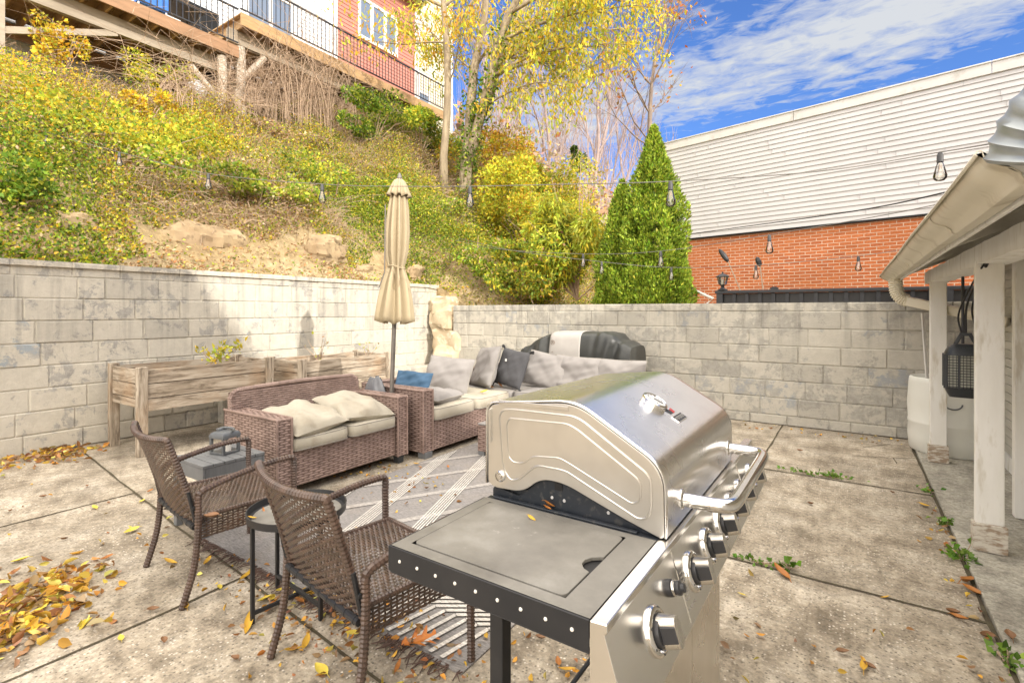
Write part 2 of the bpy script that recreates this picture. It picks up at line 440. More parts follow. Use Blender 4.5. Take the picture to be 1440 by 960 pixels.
def brick_mat():
    t = NT('orange_brick'); t.bsdf(.85, 0, .25)
    tc = t.n('TexCoord'); sx = t.n('SeparateXYZ'); t.l(tc.outputs['Object'], sx.inputs[0])
    cb = t.n('CombineXYZ'); t.l(sx.outputs[0], cb.inputs[0]); t.l(sx.outputs[2], cb.inputs[1])
    br = t.n('TexBrick'); t.l(cb.outputs[0], br.inputs[0])
    br.inputs['Scale'].default_value = 1; br.inputs['Brick Width'].default_value = .205; br.inputs['Row Height'].default_value = .0677
    br.inputs['Mortar Size'].default_value = .0075; br.inputs['Mortar Smooth'].default_value = .1; br.inputs['Bias'].default_value = -.1
    br.inputs['Color1'].default_value = (.52, .16, .06, 1); br.inputs['Color2'].default_value = (.38, .105, .042, 1); br.inputs['Mortar'].default_value = (.60, .50, .40, 1)
    n = t.noise(tc.outputs['Object'], .9, 6, .6)
    c = t.mix(t.ramp(n, [(.42, 0), (.62, .45)]), br.outputs['Color'], (.44, .16, .06))
    c = t.mix(1.0, c, t.ramp(t.noise(tc.outputs['Object'], 30, 6, .7), [(.3, .72), (.7, 1.2)]), 'MULTIPLY'); t.base(c)
    t.nrm(t.bump(t.math('SUBTRACT', 1.0, br.outputs['Fac']), .6, .006)); return t.m
MT['brick'] = brick_mat()

def hill_mat():
    t = NT('dry_bank_soil'); t.bsdf(.95, 0, .15)
    v = t.coord(); n = t.noise(v, 1.4, 10, .7); n2 = t.noise(v, 9, 10, .75)
    c = t.ramp(n, [(.3, (.26, .17, .09)), (.5, (.44, .33, .18)), (.7, (.55, .44, .28))])
    c = t.mix(1.0, c, t.ramp(n2, [(.3, .55), (.7, 1.25)]), 'MULTIPLY'); t.base(c)
    b1 = t.bump(n2, .9, .06); t.nrm(t.bump(t.noise(v, 40, 6, .7), .6, .015, b1)); return t.m
MT['soil_bank'] = hill_mat()
def planter_mat(name, ax):
    t = NT(name); t.bsdf(.85, 0, .25)
    st = [4, 4, 4]; st[ax] = .5
    v = t.coord(tuple(st)); g = t.noise(v, 5, 9, .7, .8); big = t.noise(t.coord(), 2.5, 4)
    c = t.ramp(g, [(.38, (.16, .125, .09)), (.5, (.36, .30, .23)), (.62, (.52, .45, .36))])
    c = t.mix(t.ramp(big, [(.48, 0), (.68, .5)]), c, (.40, .26, .15))
    kn = t.vor(t.coord(tuple(3 if i != ax else 1.6 for i in range(3))), 2.3)
    c = t.mix(t.ramp(kn, [(.05, .75), (.11, 0)]), c, (.12, .07, .04)); t.base(c)
    t.nrm(t.bump(g, .35, .006)); return t.m
MT['planter_y'] = planter_mat('weathered_cedar_long', 1)
MT['planter_x'] = planter_mat('weathered_cedar_end', 0)
MT['planter_z'] = planter_mat('weathered_cedar_post', 2)
# ================================================================== camera, sun, sky
cam = bpy.data.cameras.new('camera'); co = bpy.data.objects.new('camera', cam); COL.objects.link(co)
cam.sensor_width = 36; cam.lens = 36 * F / 1440; cam.shift_y = -43 / 1440; cam.clip_start = .02; cam.clip_end = 3000
co.location = (0, 0, HC); co.rotation_euler = (R(90), 0, math.atan2(.5585, .8295)); S.camera = co
SUN = V((2.86, -.96, 1.29)).normalized()
EXPOSURE = 1.05
sl = bpy.data.lights.new('sun', 'SUN'); so = bpy.data.objects.new('sun', sl); COL.objects.link(so)
sl.energy = 2.0; sl.angle = R(.6); sl.color = (1, .94, .85); so.rotation_euler = SUN.to_track_quat('Z', 'Y').to_euler(); so.location = (20, -7, 30)

w = bpy.data.worlds.new('World'); S.world = w; w.use_nodes = True
t = w.node_tree; t.nodes.clear()
class WT(NT):
    def __init__(s, tree): s.t = tree
wt = WT(t)
out = wt.n('OutputWorld'); bg = wt.n('Background'); bg.inputs[1].default_value = .15
sky = wt.n('TexSky'); sky.sky_type = 'NISHITA'; sky.sun_disc = False
sky.sun_elevation = math.asin(SUN.z); sky.sun_rotation = math.atan2(SUN.x, SUN.y)
sky.air_density = 1.0; sky.dust_density = .6; sky.ozone_density = 2.5
tc = wt.n('TexCoord'); sp = wt.n('SeparateXYZ'); wt.l(tc.outputs['Generated'], sp.inputs[0])
zc = wt.math('MAXIMUM', sp.outputs[2], .03)
px = wt.math('DIVIDE', sp.outputs[0], zc); py = wt.math('DIVIDE', sp.outputs[1], zc)
pv = wt.n('CombineXYZ'); wt.l(px, pv.inputs[0]); wt.l(py, pv.inputs[1])
mp = wt.n('Mapping'); mp.inputs['Rotation'].default_value = (0, 0, R(-20)); mp.inputs['Scale'].default_value = (1.1, 1.7, 1); wt.l(pv.outputs[0], mp.inputs[0])
n1 = wt.noise(mp.outputs[0], 1.0, 5, .55, .4)
n2 = wt.noise(mp.outputs[0], 7.5, 7, .62, .5)
# bright cloud added out of view, overhead and towards the sun, as fill light, the north-west is clear with a streak of ripples
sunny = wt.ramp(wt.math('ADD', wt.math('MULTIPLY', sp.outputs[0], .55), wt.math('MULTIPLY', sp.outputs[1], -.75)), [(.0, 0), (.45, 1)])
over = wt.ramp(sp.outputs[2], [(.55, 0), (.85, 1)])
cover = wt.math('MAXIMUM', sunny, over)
# band of ripples: distance from a line in the cloud plane
bl = wt.math('ADD', wt.math('MULTIPLY', px, .17), wt.math('ADD', py, -2.2))
band = wt.ramp(wt.math('ABSOLUTE', bl), [(.0, 1), (.75, 0)])
east = wt.ramp(px, [(.0, 0), (.02, 0), (.25, 1)])
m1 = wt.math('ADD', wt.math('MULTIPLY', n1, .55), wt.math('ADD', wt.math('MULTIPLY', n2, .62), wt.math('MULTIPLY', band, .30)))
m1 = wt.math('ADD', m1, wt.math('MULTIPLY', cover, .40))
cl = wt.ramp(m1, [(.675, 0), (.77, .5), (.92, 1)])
tint = wt.mix(1.0, sky.outputs[0], (.36, .50, .78), 'MULTIPLY')
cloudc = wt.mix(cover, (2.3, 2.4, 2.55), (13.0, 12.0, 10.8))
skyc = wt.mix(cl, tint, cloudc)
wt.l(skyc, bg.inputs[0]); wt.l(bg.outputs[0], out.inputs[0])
S.view_settings.view_transform = 'Standard'; S.view_settings.look = 'None'; S.view_settings.exposure = EXPOSURE; S.view_settings.gamma = 1
S.render.engine = 'CYCLES'
try:
    S.cycles.use_denoising = True; S.cycles.denoiser = 'OPENIMAGEDENOISE'
except Exception: pass
S.cycles.max_bounces = 7; S.cycles.diffuse_bounces = 3; S.cycles.glossy_bounces = 4; S.cycles.transparent_max_bounces = 10
S.cycles.sample_clamp_indirect = 6

# ================================================================== ground
g = MB(); g.add([(-300, -300, -.03), (300, -300, -.03), (300, 300, -.03), (-300, 300, -.03)], [(0, 1, 2, 3)])
tag(g.build('ground', MT['soil_bank'], off=(0, 0, -.03)), 'bare soil under and beyond the patio', 'ground', kind='structure')
p = MB(); nx, ny = 24, 36
p.grid([[(-6.66 + 7.17 * i / nx, -5 + 12.0 * j / ny, 0) for j in range(ny + 1)] for i in range(nx + 1)])
tag(p.build('patio', MT['concrete']), 'weathered exposed aggregate concrete patio', 'patio', kind='structure')
p = MB(); p.box(.525, 9, -5, 6.98, -.02, .025)
tag(p.build('porch_slab', MT['slab'], bevel=.006), 'smoother pale concrete strip under the shed posts', 'slab', kind='structure')
j = MB()
def joint(a, b, w=.016, z=.004):
    a = V((*a, z)); b = V((*b, z)); d = (b - a); L = d.length; d.normalize(); s = V((-d.y, d.x, 0)); n = max(2, int(L / .06))
    vs = []; fs = []
    for i in range(n + 1):
        q = a + d * (L * i / n)
        k1 = w * .5 * (1 + .5 * float(fbm(q.x * 9, q.y * 9, z))) ; k2 = w * .5 * (1 + .5 * float(fbm(q.x * 8 + 5, q.y * 9, 3)))
        o = s * (.006 * float(fbm(q.x * 3, q.y * 3, 7)))
        vs += [q + o + s * k1, q + o - s * k2]
        if i: fs.append((2 * i - 2, 2 * i - 1, 2 * i + 1, 2 * i))
    j.add(vs, fs)
joint((.515, -2), (.515, 6.95), .019)
joint((-4.57, 4.95), (.50, 4.95), .015, .005); joint((-1.2, 3.06), (.50, 3.06), .014, .005)
joint((-.71, 4.95), (-.70, 6.95), .014, .006)
joint((-4.57, -2), (-4.57, 1.60), .014); joint((-6.5, 1.79), (-2.66, 1.41), .014, .005); joint((-2.66, 1.41), (-.9, 1.25), .014, .005)
joint((-2.65, -2), (-2.65, 1.40), .014); joint((-6.5, 4.0), (-4.4, 3.9), .012)
joint((-6.63, -2), (-6.63, 7), .03, .006); joint((-6.4, 6.985), (.6, 6.985), .03, .006)
for (a, b) in (((.20, 5.95), (.32, 5.99)), ((.32, 5.99), (.34, 5.80)), ((.32, 5.99), (.5, 6.1)), ((.0, 5.86), (.2, 5.95)), ((.1, 6.3), (.34, 6.62))):
    joint(a, b, .009, .007)
tag(j.build('patio_joint', MT['moss']), 'dirt filled joints and cracks between the patio slabs', 'joints', kind='structure')

# ================================================================== hill
def H(x, y):
    x = np.asarray(x, float); y = np.asarray(y, float)
    a = sst(7.0, 8.6, y)
    toe = -6.7 + a * 2.3; base = 1.84 - np.maximum(a, sst(-6.5, -5.9, x)) * .6
    dd = np.maximum(0, toe - x)
    z = base + (1.0 - .62 * a) * sst(0, 1.35, dd) + (.555 + .115 * sst(2, 6.2, y) + .17 * sst(7.2, 11, y)) * np.maximum(0, dd - .9)
    top = 6.2 + 1.5 * sst(4, 10, y) + .05 * np.maximum(0, -12.5 - x)
    z = np.where(z > top - .4, top - .4 * np.exp(-(np.maximum(z - (top - .4), 0)) / .4), z)
    z = z + (.16 * fbm(x, y, 0, 1.3, 3) + .05 * fbm(x, y, 2, 5, 2)) * sst(.05, .8, dd)
    return z
def hill_hit(u, v):
    r = ray(u, v); d = 5.0
    while d < 90:
        p = r * d
        if HC + p.z < float(H(p.x, p.y)) and (p.x < -6.7 or p.y > 7.2): return V((p.x, p.y, float(H(p.x, p.y))))
        d += .05
    return V((r.x * 40, r.y * 40, 7))
xs = np.concatenate([np.linspace(-70, -20, 26)[:-1], np.linspace(-20, -6.62, 112), np.linspace(-6.5, -3, 18), np.linspace(-2.4, 40, 22)])
ys = np.concatenate([np.linspace(-40, -4, 19)[:-1], np.linspace(-4, 16, 150), np.linspace(16.6, 90, 50)])
X, Y = np.meshgrid(xs, ys, indexing='ij'); Z = H(X, Y)
nX, nY = X.shape
idx = np.arange(nX * nY).reshape(nX, nY)
q = np.stack([idx[:-1, :-1], idx[1:, :-1], idx[1:, 1:], idx[:-1, 1:]], -1).reshape(-1, 4)
cx = (X[:-1, :-1] + X[1:, 1:]).reshape(-1) / 2; x1 = X[1:, 1:].reshape(-1); y0 = Y[:-1, :-1].reshape(-1)
keep = (x1 <= -6.61) | (y0 >= 7.16)
np_o = np_mesh('hill', np.stack([X, Y, Z], -1).reshape(-1, 3), q[keep], MT['soil_bank'], smooth=True)
yk = float(ys[ys >= 7.16][0]); sk = MB(); xk = xs[(xs > -7.2) & (xs < 5)]; zk = H(xk, np.full(len(xk), yk))
sk.grid([[(float(a), yk - .004, float(b) + .03), (float(a), yk - .002, -.02)] for a, b in zip(xk, zk)]); tag(sk.build('hill_edge', MT['soil_bank'], off=(0, yk, 0)), 'cut earth edge of the bank behind the garden wall', 'bank', kind='structure')
tag(np_o, 'steep dry earth bank rising behind the block walls', 'hill', kind='structure')

# ================================================================== block walls
def block_wall(name, axis, s0, s1, face, top, cap, course, blk, thick, sgn, material, label, seedv):
    rnd = random.Random(seedv); mb = MB(); g = .005
    off = (face, s0, 0) if axis == 'y' else (s0, face, 0)
    def P(s, z, d):
        return (face - sgn * d, s, z) if axis == 'y' else (s, face - sgn * d, z)      # d into the wall
    # core
    if axis == 'y': mb.box(face - sgn * thick, face - sgn * .009, s0, s1, -.05, top - .004, (.3, .2, .2))
    else: mb.box(s0, s1, face - sgn * thick, face - sgn * .009, -.05, top - .004, (.3, .2, .2))
    z1 = top; row = 0
    while z1 > -.05:
        h = cap if row == 0 else course
        z0 = z1 - h; s = s0 - rnd.uniform(0, blk)
        while s < s1:
            L = blk * (rnd.choice([1, 1, 1, 1, .5, .85, 1.12]) if row else rnd.choice([1, 1.3, .9])) + rnd.uniform(-.012, .012)
            a = max(s, s0); b = min(s + L, s1)
            if b - a > .05:
                d = rnd.uniform(-.007, .004); e = .009
                pz0 = z0 + g * .5 + rnd.uniform(-.002, .002); pz1 = z1 - g * .5 if row else z1; pa = a + g * .5; pb = b - g * .5
                col = (rnd.random(), rnd.random(), rnd.random())
                if row == 0: col = (col[0] * .4, col[1], .25 + .5 * col[2])
                out = [P(pa, pz0, .009), P(pb, pz0, .009), P(pb, pz1, .009), P(pa, pz1, .009)]
                inn = [P(pa + e, pz0 + e, d), P(pb - e, pz0 + e, d), P(pb - e, pz1 - e, d), P(pa + e, pz1 - e, d)]
                mb.add(out + inn, [(4, 5, 6, 7), (0, 1, 5, 4), (1, 2, 6, 5), (2, 3, 7, 6), (3, 0, 4, 7)], col)
            s += L
        z1 = z0; row += 1
    # cap top
    if axis == 'y': mb.box(face - sgn * (thick + .01), face - sgn * .004, s0, s1, top - .003, top + .004, (.2, .5, .6))
    else: mb.box(s0, s1, face - sgn * (thick + .01), face - sgn * .004, top - .003, top + .004, (.2, .5, .6))
    return tag(mb.build(name, material, off=off), label, 'wall')
block_wall('retaining_wall', 'y', -3.2, 7.35, -6.65, 1.895, .15, .2225, .46, .22, 1, MT['wall_left'], 'tall cream block retaining wall with peeling paint below the bank', 5)
block_wall('garden_wall', 'x', -6.0, 3.0, 7.0, 1.495, .10, .2135, .425, .19, -1, MT['wall_right'], 'grey block garden wall across the back of the patio', 9)

# footing ledge of the retaining wall
f = MB(); f.box(-6.64, -6.50, 3.2, 7.0, -.02, .40)
tag(f.build('wall_footing', MT['wall_left'], off=(-6.6, 5, 0), bevel=.03), 'low concrete ledge along the foot of the cream wall', 'ledge')

# pale rock filling the gap between the walls
def rock(name, label, c, sx, sy, sz, seed, material=None, n=26, rough=.28, pw=.7):
    P = []
    for i in range(n + 1):
        th = PI * i / n; row = []
        for k in range(n * 2):
            ph = PI * k / n
            d = V((math.sin(th) * math.cos(ph), math.sin(th) * math.sin(ph), math.cos(th)))
            k1 = 1 + rough * float(fbm(d.x + seed, d.y, d.z, 1.6, 2)) + rough * .5 * abs(float(fbm(d.x * 2 + seed, d.y * 2, d.z * 2, 2.5, 3)))
            e = lambda a: math.copysign(abs(a) ** pw, a)
            row.append((c[0] + e(d.x) * sx * k1, c[1] + e(d.y) * sy * k1, c[2] + e(d.z) * sz * k1))
        P.append(row)
    mb = MB(); mb.grid(P, wv=True)
    return tag(mb.build(name, material or MT['rock'], off=(c[0], c[1], c[2] - sz), smooth=True, angle=20), label, 'rock')
def lump(mb, c, sx, sy, sz, seed, n=13, rough=.34):
    P = []
    e = lambda a: math.copysign(abs(a) ** .6, a)
    for i in range(n + 1):
        th = PI * i / n; row = []
        for k in range(n * 2):
            ph = PI * k / n; d = V((math.sin(th) * math.cos(ph), math.sin(th) * math.sin(ph), math.cos(th)))
            k1 = 1 + rough * float(fbm(d.x + seed, d.y + seed, d.z, 2.1, 3)); row.append((c[0] + e(d.x) * sx * k1, c[1] + e(d.y) * sy * k1, c[2] + e(d.z) * sz * k1))
        P.append(row)
    mb.grid(P, wv=True)
mb = MB()
for c, a, b, h_, sd in (((-6.16, 7.08, .30), .34, .22, .40, 2.2), ((-6.20, 7.10, .80), .33, .20, .30, 5.1), ((-6.30, 7.16, 1.24), .30, .22, .26, 8.4), ((-6.42, 7.2, 1.50), .20, .2, .17, 11.3), ((-6.05, 7.16, 1.36), .16, .18, .13, 3.7)): lump(mb, c, a, b, h_, sd)
tag(mb.build('rock_outcrop', MT['rock'], off=(-6.2, 7.1, 0), smooth=True, angle=24), 'pale craggy rock filling the corner gap between the two block walls', 'rock')
for (u, v, s, sd, lb) in ((95, 318, .22, 1, 'tan boulder on the bare bank under the left edge of the vines'), (305, 338, .50, 2.2, 'broad rock ledge in the middle of the bare bank'),
                          (445, 352, .42, 4.7, 'dark cracked rock ledge near the umbrella on the bank'), (505, 378, .20, 6.1, 'small pale stone beside the umbrella above the wall'),
                          (592, 385, .30, 8.3, 'grey rock at the top right end of the cream wall')):
    h = hill_hit(u, v); rock('boulder', lb, (h.x - s * .35, h.y, h.z - s * .12), s * .7, s, s * .5, sd, MT['bank_rock'], 20, .5)

# ================================================================== brick and siding building behind the back wall
bo = V((-3.94, 12.79, 0)); br = thing('brick_building', 'long building of orange brick below pale lap siding beyond the back wall', 'building', bo, math.atan2(-.179, .984))
BW, BD = 20, 14
mb = MB(); mb.box(0, BW, 0, BD, -.05, 3.17); mb.build('brick_wall', MT['brick'], br)
mb = MB(); c = .1035; n = 22; z0 = 3.17
rnd = random.Random(4)
for i in range(n):
    a = z0 + i * c
    mb.add([(-.02, -.033, a), (BW, -.033, a), (BW, -.016, a + c), (-.02, -.016, a + c), (-.02, -.014, a), (BW, -.014, a)], [(0, 1, 2, 3), (0, 4, 5, 1)], (1, 1, 1))
    x = rnd.uniform(.3, 3)
    while x < BW:
        mb.box(x, x + .006, -.0335, -.015, a + .004, a + c, (.72, .72, .72)); x += 3.66
mb.add([(-.02, -.016, z0), (-.02, BD, z0), (-.02, BD, z0 + n * c), (-.02, -.016, z0 + n * c)], [(0, 1, 2, 3)], (1, 1, 1))
mb.build('siding', MT['siding'], br, fix=False)
mb = MB(); zt = z0 + n * c; x = -.08
while x < BW:
    L = 3.05; mb.box(x, min(x + L, BW) - .006, -.055, .2, zt - .02, zt + .17); mb.box(x, min(x + L, BW) - .004, -.075, .24, zt + .168, zt + .195); x += L
mb.build('coping', MT['white_metal'], br, bevel=.006)
mb = MB(); mb.box(0, BW, .2, BD, zt - .4, zt + .05); mb.build('roof', MT['shingle'], br)
mb = MB(); mb.box(-.01, BW, -.06, -.003, 3.13, 3.165); mb.build('flashing', MT['siding'], br)

# black baluster fence on the neighbour's side
fr = thing('black_fence', 'low black wooden railing showing just above the grey back wall', 'fence', (-1.68, 8.0, 1.1))
mb = MB(); mb.box(-.02, 5.2, -.05, .05, .555, .60); mb.build('top_rail', MT['iron'], fr, bevel=.006)
for x in (0, 2.6):
    mb = MB(); mb.box(x, x + .09, -.045, .045, .0, .553); mb.build('post', MT['iron'], fr, bevel=.004)
mb = MB(); x = .22
while x < 5.2: mb.box(x, x + .045, -.02, .02, .08, .553); x += .172
mb.build('baluster', MT['iron'], fr)
mb = MB(); mb.box(.09, 5.2, .022, .045, .24, .553); mb.build('back_board', MT['black_metal'], fr)
lt = thing('post_lantern', 'small black coach lantern on the end post of the black railing', 'lantern', (-1.60, 8.0, 1.702))
mb = MB(); mb.lathe([(.07, 0), (.075, .012), (.04, .03), (.022, .05), (.03, .075), (.05, .085)], n=6); mb.build('base', MT['iron'], lt)
mb = MB()
for k in range(6):
    a = PI / 3 * k
    mb.bar((.05 * math.cos(a), .05 * math.sin(a), .085), (.078 * math.cos(a), .078 * math.sin(a), .20), .008, .008)
mb.build('cage', MT['iron'], lt)
mb = MB(); mb.lathe([(.046, .087), (.072, .198)], n=6); mb.build('glass', MT['bulb_glass'], lt)
mb = MB(); mb.tube([(0, 0, .09), (0, 0, .17)], .022, 8); mb.build('candle_bulb', MT['candle'], lt)
mb = MB(); mb.lathe([(.098, .20), (.10, .208), (.06, .235), (.03, .25), (.012, .255), (.014, .275), (0, .285)], n=6); mb.build('roof', MT['iron'], lt)
def torch(u0, v0, u1, v1, u2, v2, label):
    a = at_y(u2, v2, 8.25); b = at_y(u1, v1, 8.25); c_ = at_y(u0, v0, 8.25)
    r = thing('garden_torch', label, 'torch', a, group='torches beyond the wall')
    mb = MB(); mb.tube([a - V((0, 0, .5)), a, b], .008, 6); mb.build('pole', MT['grey_wood'], r, off=a)
    d = (c_ - b); mb = MB(); mb.tube([b, b + d * .15, b + d * .5, b + d * .85, c_], [.015, .034, .04, .028, .004], 10); mb.build('torch_head', MT['black_metal'], r, off=a)
torch(1011, 350, 1024, 368, 1041, 408, 'dark torch head leaning left on a thin pole behind the lantern')
torch(1064, 361, 1069, 374, 1073, 408, 'dark torch head on an upright thin pole against the bricks')
mb = MB(); a = at_y(972, 406, 8.3); b = at_y(1003, 420, 8.3); c_ = at_y(990, 430, 8.3)
mb.tube([a, b, c_], .022, 8); tag(mb.build('bent_pipe', MT['white_pvc'], off=c_, smooth=True), 'bent white pipe between the evergreen and the black railing', 'pipe')
mb = MB(); a = at_y(1089, 404, 8.0); mb.box(a.x - .05, a.x + .05, 7.96, 8.04, 1.703, 1.73); mb.box(a.x - .03, a.x + .03, 7.97, 8.03, 1.728, 1.742)
tag(mb.build('solar_cap', MT['iron'], off=(a.x, 8, 1.70)), 'little black cap light sitting on the black railing', 'light')

# ================================================================== townhouses and decks up the hill
XF, XD = -15.5, -12.5        # house front, deck edge
def siding_wall(mb, x, y0, y1, z0, z1, c=.13, col=(1, 1, 1)):
    n = int((z1 - z0) / c)
    for i in range(n):
        a = z0 + i * c
        mb.add([(x + .02, y0, a), (x + .02, y1, a), (x, y1, a + c), (x, y0, a + c), (x, y0, a), (x, y1, a)], [(0, 1, 2, 3), (0, 4, 5, 1)], col)
def window(root, x, y0, y1, z0, z1, panes, off, fw=.09):
    mb = MB(); mb.box(x, x + .05, y0, y1, z0, z0 + fw); mb.box(x, x + .05, y0, y1, z1 - fw, z1)
    ww = (y1 - y0) / panes
    for k in range(panes + 1):
        y = y0 + k * ww
        a, b = (y, y + fw) if k == 0 else ((y - fw, y) if k == panes else (y - fw * .6, y + fw * .6))
        mb.box(x, x + .045, a, b, z0 + fw, z1 - fw)
    fo = mb.build('window', MT['trim'], root, off=off, bevel=.006)
    mb = MB(); mb.box(x + .005, x + .015, y0 + .03, y1 - .03, z0 + .03, z1 - .03); mb.build('pane', MT['window'], fo, off=off)
    return fo
def house(name, label, y0, y1, x, z0, z1, m, col=(1, 1, 1)):
    off = (x, (y0 + y1) / 2, z0); r = thing(name, label, 'house', off)
    mb = MB(); mb.box(x - 9, x - .01, y0, y1, z0, z1, col); siding_wall(mb, x, y0, y1, z0, z1, .14, col); mb.build('wall', m, r, off=off, fix=False)
    mb = MB(); mb.box(x - .005, x + .04, y1 - .14, y1, z0, z1 - .02); mb.box(x - .005, x + .04, y0, y0 + .14, z0, z1 - .02); mb.build('corner_trim', MT['trim'], r, off=off)
    mb = MB(); mb.box(x - 9.2, x + .55, y0 - .06, y1 + .06, z1, z1 + .12); mb.build('roof', MT['shingle'], r, off=off)
    mb = MB(); mb.box(x - .2, x + .5, y0 - .05, y1 + .05, z1 - .06, z1 - .004); mb.build('eave', MT['rust_wood'], r, off=off)
    return r, off
h1, o1 = house('white_townhouse', 'townhouse with pale blue white siding above the near deck', -2, 11.45, XF, 6.4, 16.5, MT['white_siding'])
mb = MB(); mb.box(XF + .02, XF + .06, 6.5, 7.5, 8.0, 10.1); d_ = mb.build('door', MT['beige_siding'], h1, off=o1)
window(h1, XF + .03, 8.3, 9.9, 10.2, 11.6, 2, o1)
h2, o2 = house('red_townhouse', 'red sided townhouse with a wide three pane window', 11.5, 15.7, XF, 6.4, 14.4, MT['red_siding'])
window(h2, XF + .03, 12.55, 14.55, 11.75, 13.35, 3, o2, .12)
mb = MB(); mb.tube([(XF + .5, 15.62, 14.3), (XF + .15, 15.66, 13.5), (XF + .1, 15.66, 7)], .05, 8); mb.build('downspout', MT['trim'], h2, off=o2)
h3, o3 = house('beige_townhouse', 'cream sided townhouse set back beside the red one', 15.75, 18.6, XF - .5, 6.4, 17, MT['beige_siding'])
window(h3, XF - .47, 16.2, 17.0, 9.6, 11.2, 1, o3, .1)

def deck(name, label, y0, y1, zf, fas, beam_dz, fasc_m):
    off = (XD, (y0 + y1) / 2, 6.3); r = thing(name, label, 'deck', off)
    mb = MB(); y = y0
    while y < y1:
        mb.box(XF + .05, XD - .045, y, min(y + .135, y1), zf - .03, zf); y += .14
    mb.build('floor_board', MT['hang_wood'], r, off=off)
    mb = MB(); mb.box(XD - .04, XD, y0, y1, zf - fas, zf + .01); mb.build('fascia', fasc_m, r, off=off)
    mb = MB(); y = y0 + .1
    while y < y1: mb.box(XF + .05, XD - .045, y, y + .045, zf - .27, zf - .032); y += .41
    mb.build('joist', MT['hang_wood'], r, off=off)
    mb = MB(); mb.box(XD - .52, XD - .40, y0 - .1, y1, zf - .27 - beam_dz, zf - .275); mb.build('beam', MT['grey_wood'], r, off=off)
    mb = MB(); mb.box(XF + .3, XF + .4, y0, y1, zf - .55, zf - .275); mb.build('rear_beam', MT['rust_wood'], r, off=off)
    rb = MB(); rb.box(XD - .06, XD - .02, y0, y1, zf + .92, zf + .96); rb.box(XD - .055, XD - .025, y0, y1, zf + .10, zf + .13)
    y = y0 + .05
    while y < y1: rb.box(XD - .048, XD - .032, y, y + .016, zf + .13, zf + .92); y += .125
    rb.build('railing', MT['iron'], r, off=off)
    return r, off
d1, od1 = deck('near_deck', 'raised wooden deck on joists at the upper left with black railing', 1.0, 6.55, 7.88, .27, .34, MT['rust_wood'])
for (px_, py_) in ((XD - .46, 2.42), ):
    mb = MB(); mb.box(px_ - .07, px_ + .07, py_ - .07, py_ + .07, 5.6, 7.25); mb.build('post', MT['grey_wood'], d1, off=od1)
mb = MB(); mb.bar((XD - .46, 2.46, 6.55), (XD - .46, 4.2, 7.28), .09, .12); mb.build('brace', MT['grey_wood'], d1, off=od1)
d2, od2 = deck('far_deck', 'raised wooden deck in front of the red house with black railing', 6.6, 14.1, 8.76, .30, .34, MT['hang_wood'])
def log_post(root, off, u, v0, v1, r):
    a = at_x(u, v0, XD - .2); b = at_x(u, v1, XD - .2)
    mb = MB(); n = 9
    pts = [V((a.x + .02 * math.sin(i * 1.7), a.y + .02 * math.cos(i), a.z - .25 + (b.z - a.z + .25) * i / n)) for i in range(n + 1)]
    mb.tube(pts, [r * (1.25 - .3 * min(1, i / 3)) for i in range(n + 1)], 9); return mb.build('post', MT['raw_wood'], root, off=off, smooth=True)
log_post(d2, od2, 338, 162, 68, .12); log_post(d1, od1, 312, 156, 80, .11)
mb = MB(); a = at_x(340, 112, XD - .2); b = at_x(372, 82, XD - .2); mb.tube([a, b], .075, 7); mb.build('brace', MT['raw_wood'], d2, off=od2)
mb = MB(); a = at_x(308, 140, XD - .2); b = at_x(268, 92, XD - .2); mb.tube([a, b], .07, 7); mb.build('brace', MT['raw_wood'], d1, off=od1)
# things on the near deck
ch = thing('deck_chair', 'blue striped folding chair on the near deck', 'chair', at_x(215, 30, XD - .5))
c0 = ch.location.copy(); c0.z = 7.885; ch.location = c0
mb = MB(); mb.box(-.03, .03, -.3, .3, .35, 1.1); mb.build('backrest', MT['blue_cloth'], ch)
mb = MB(); mb.box(-.5, .0, -.3, .3, .32, .37); mb.build('seat', MT['blue_cloth'], ch)
for sx in (-.45, -.02):
    for sy in (-.27, .27):
        mb = MB(); mb.bar((sx, sy, 0), (sx, sy, .33), .03, .03); mb.build('leg', MT['trim'], ch)
tb = thing('deck_table', 'dark outdoor table behind the railing of the near deck', 'table', (XD - .9, 5.5, 7.885))
mb = MB(); mb.box(-.4, .4, -.5, .5, .70, .75); mb.build('table_top', MT['dark_plastic'], tb)
for sx in (-.35, .35):
    for sy in (-.45, .45):
        mb = MB(); mb.bar((sx, sy, 0), (sx * .9, sy * .9, .70), .035, .035); mb.build('leg', MT['dark_plastic'], tb)

# ================================================================== shed porch on the right
sh = thing('shed', 'white porch shed with a low roof, gutter line and rough painted beam', 'shed', (.67, 4.2, .025)); so_ = (.67, 4.2, .025)
def shed_post(y, w, lab=None):
    mb = MB(); mb.box(.59, .59 + w * .83, y - .026, y + .026, .18, 1.69)
    po = mb.build('post', MT['white_paint'], sh, off=so_, bevel=.008)
    mb = MB(); e = .012; mb.box(.59 - e, .59 + w * .83 + e, y - .028 - e, y + .028 + e, .026, .185)
    po2 = mb.build('plinth', MT['raw_wood'], po, off=so_, bevel=.006); po2.location = (0, 0, 0)
shed_post(3.93, .150); shed_post(5.98, .145)
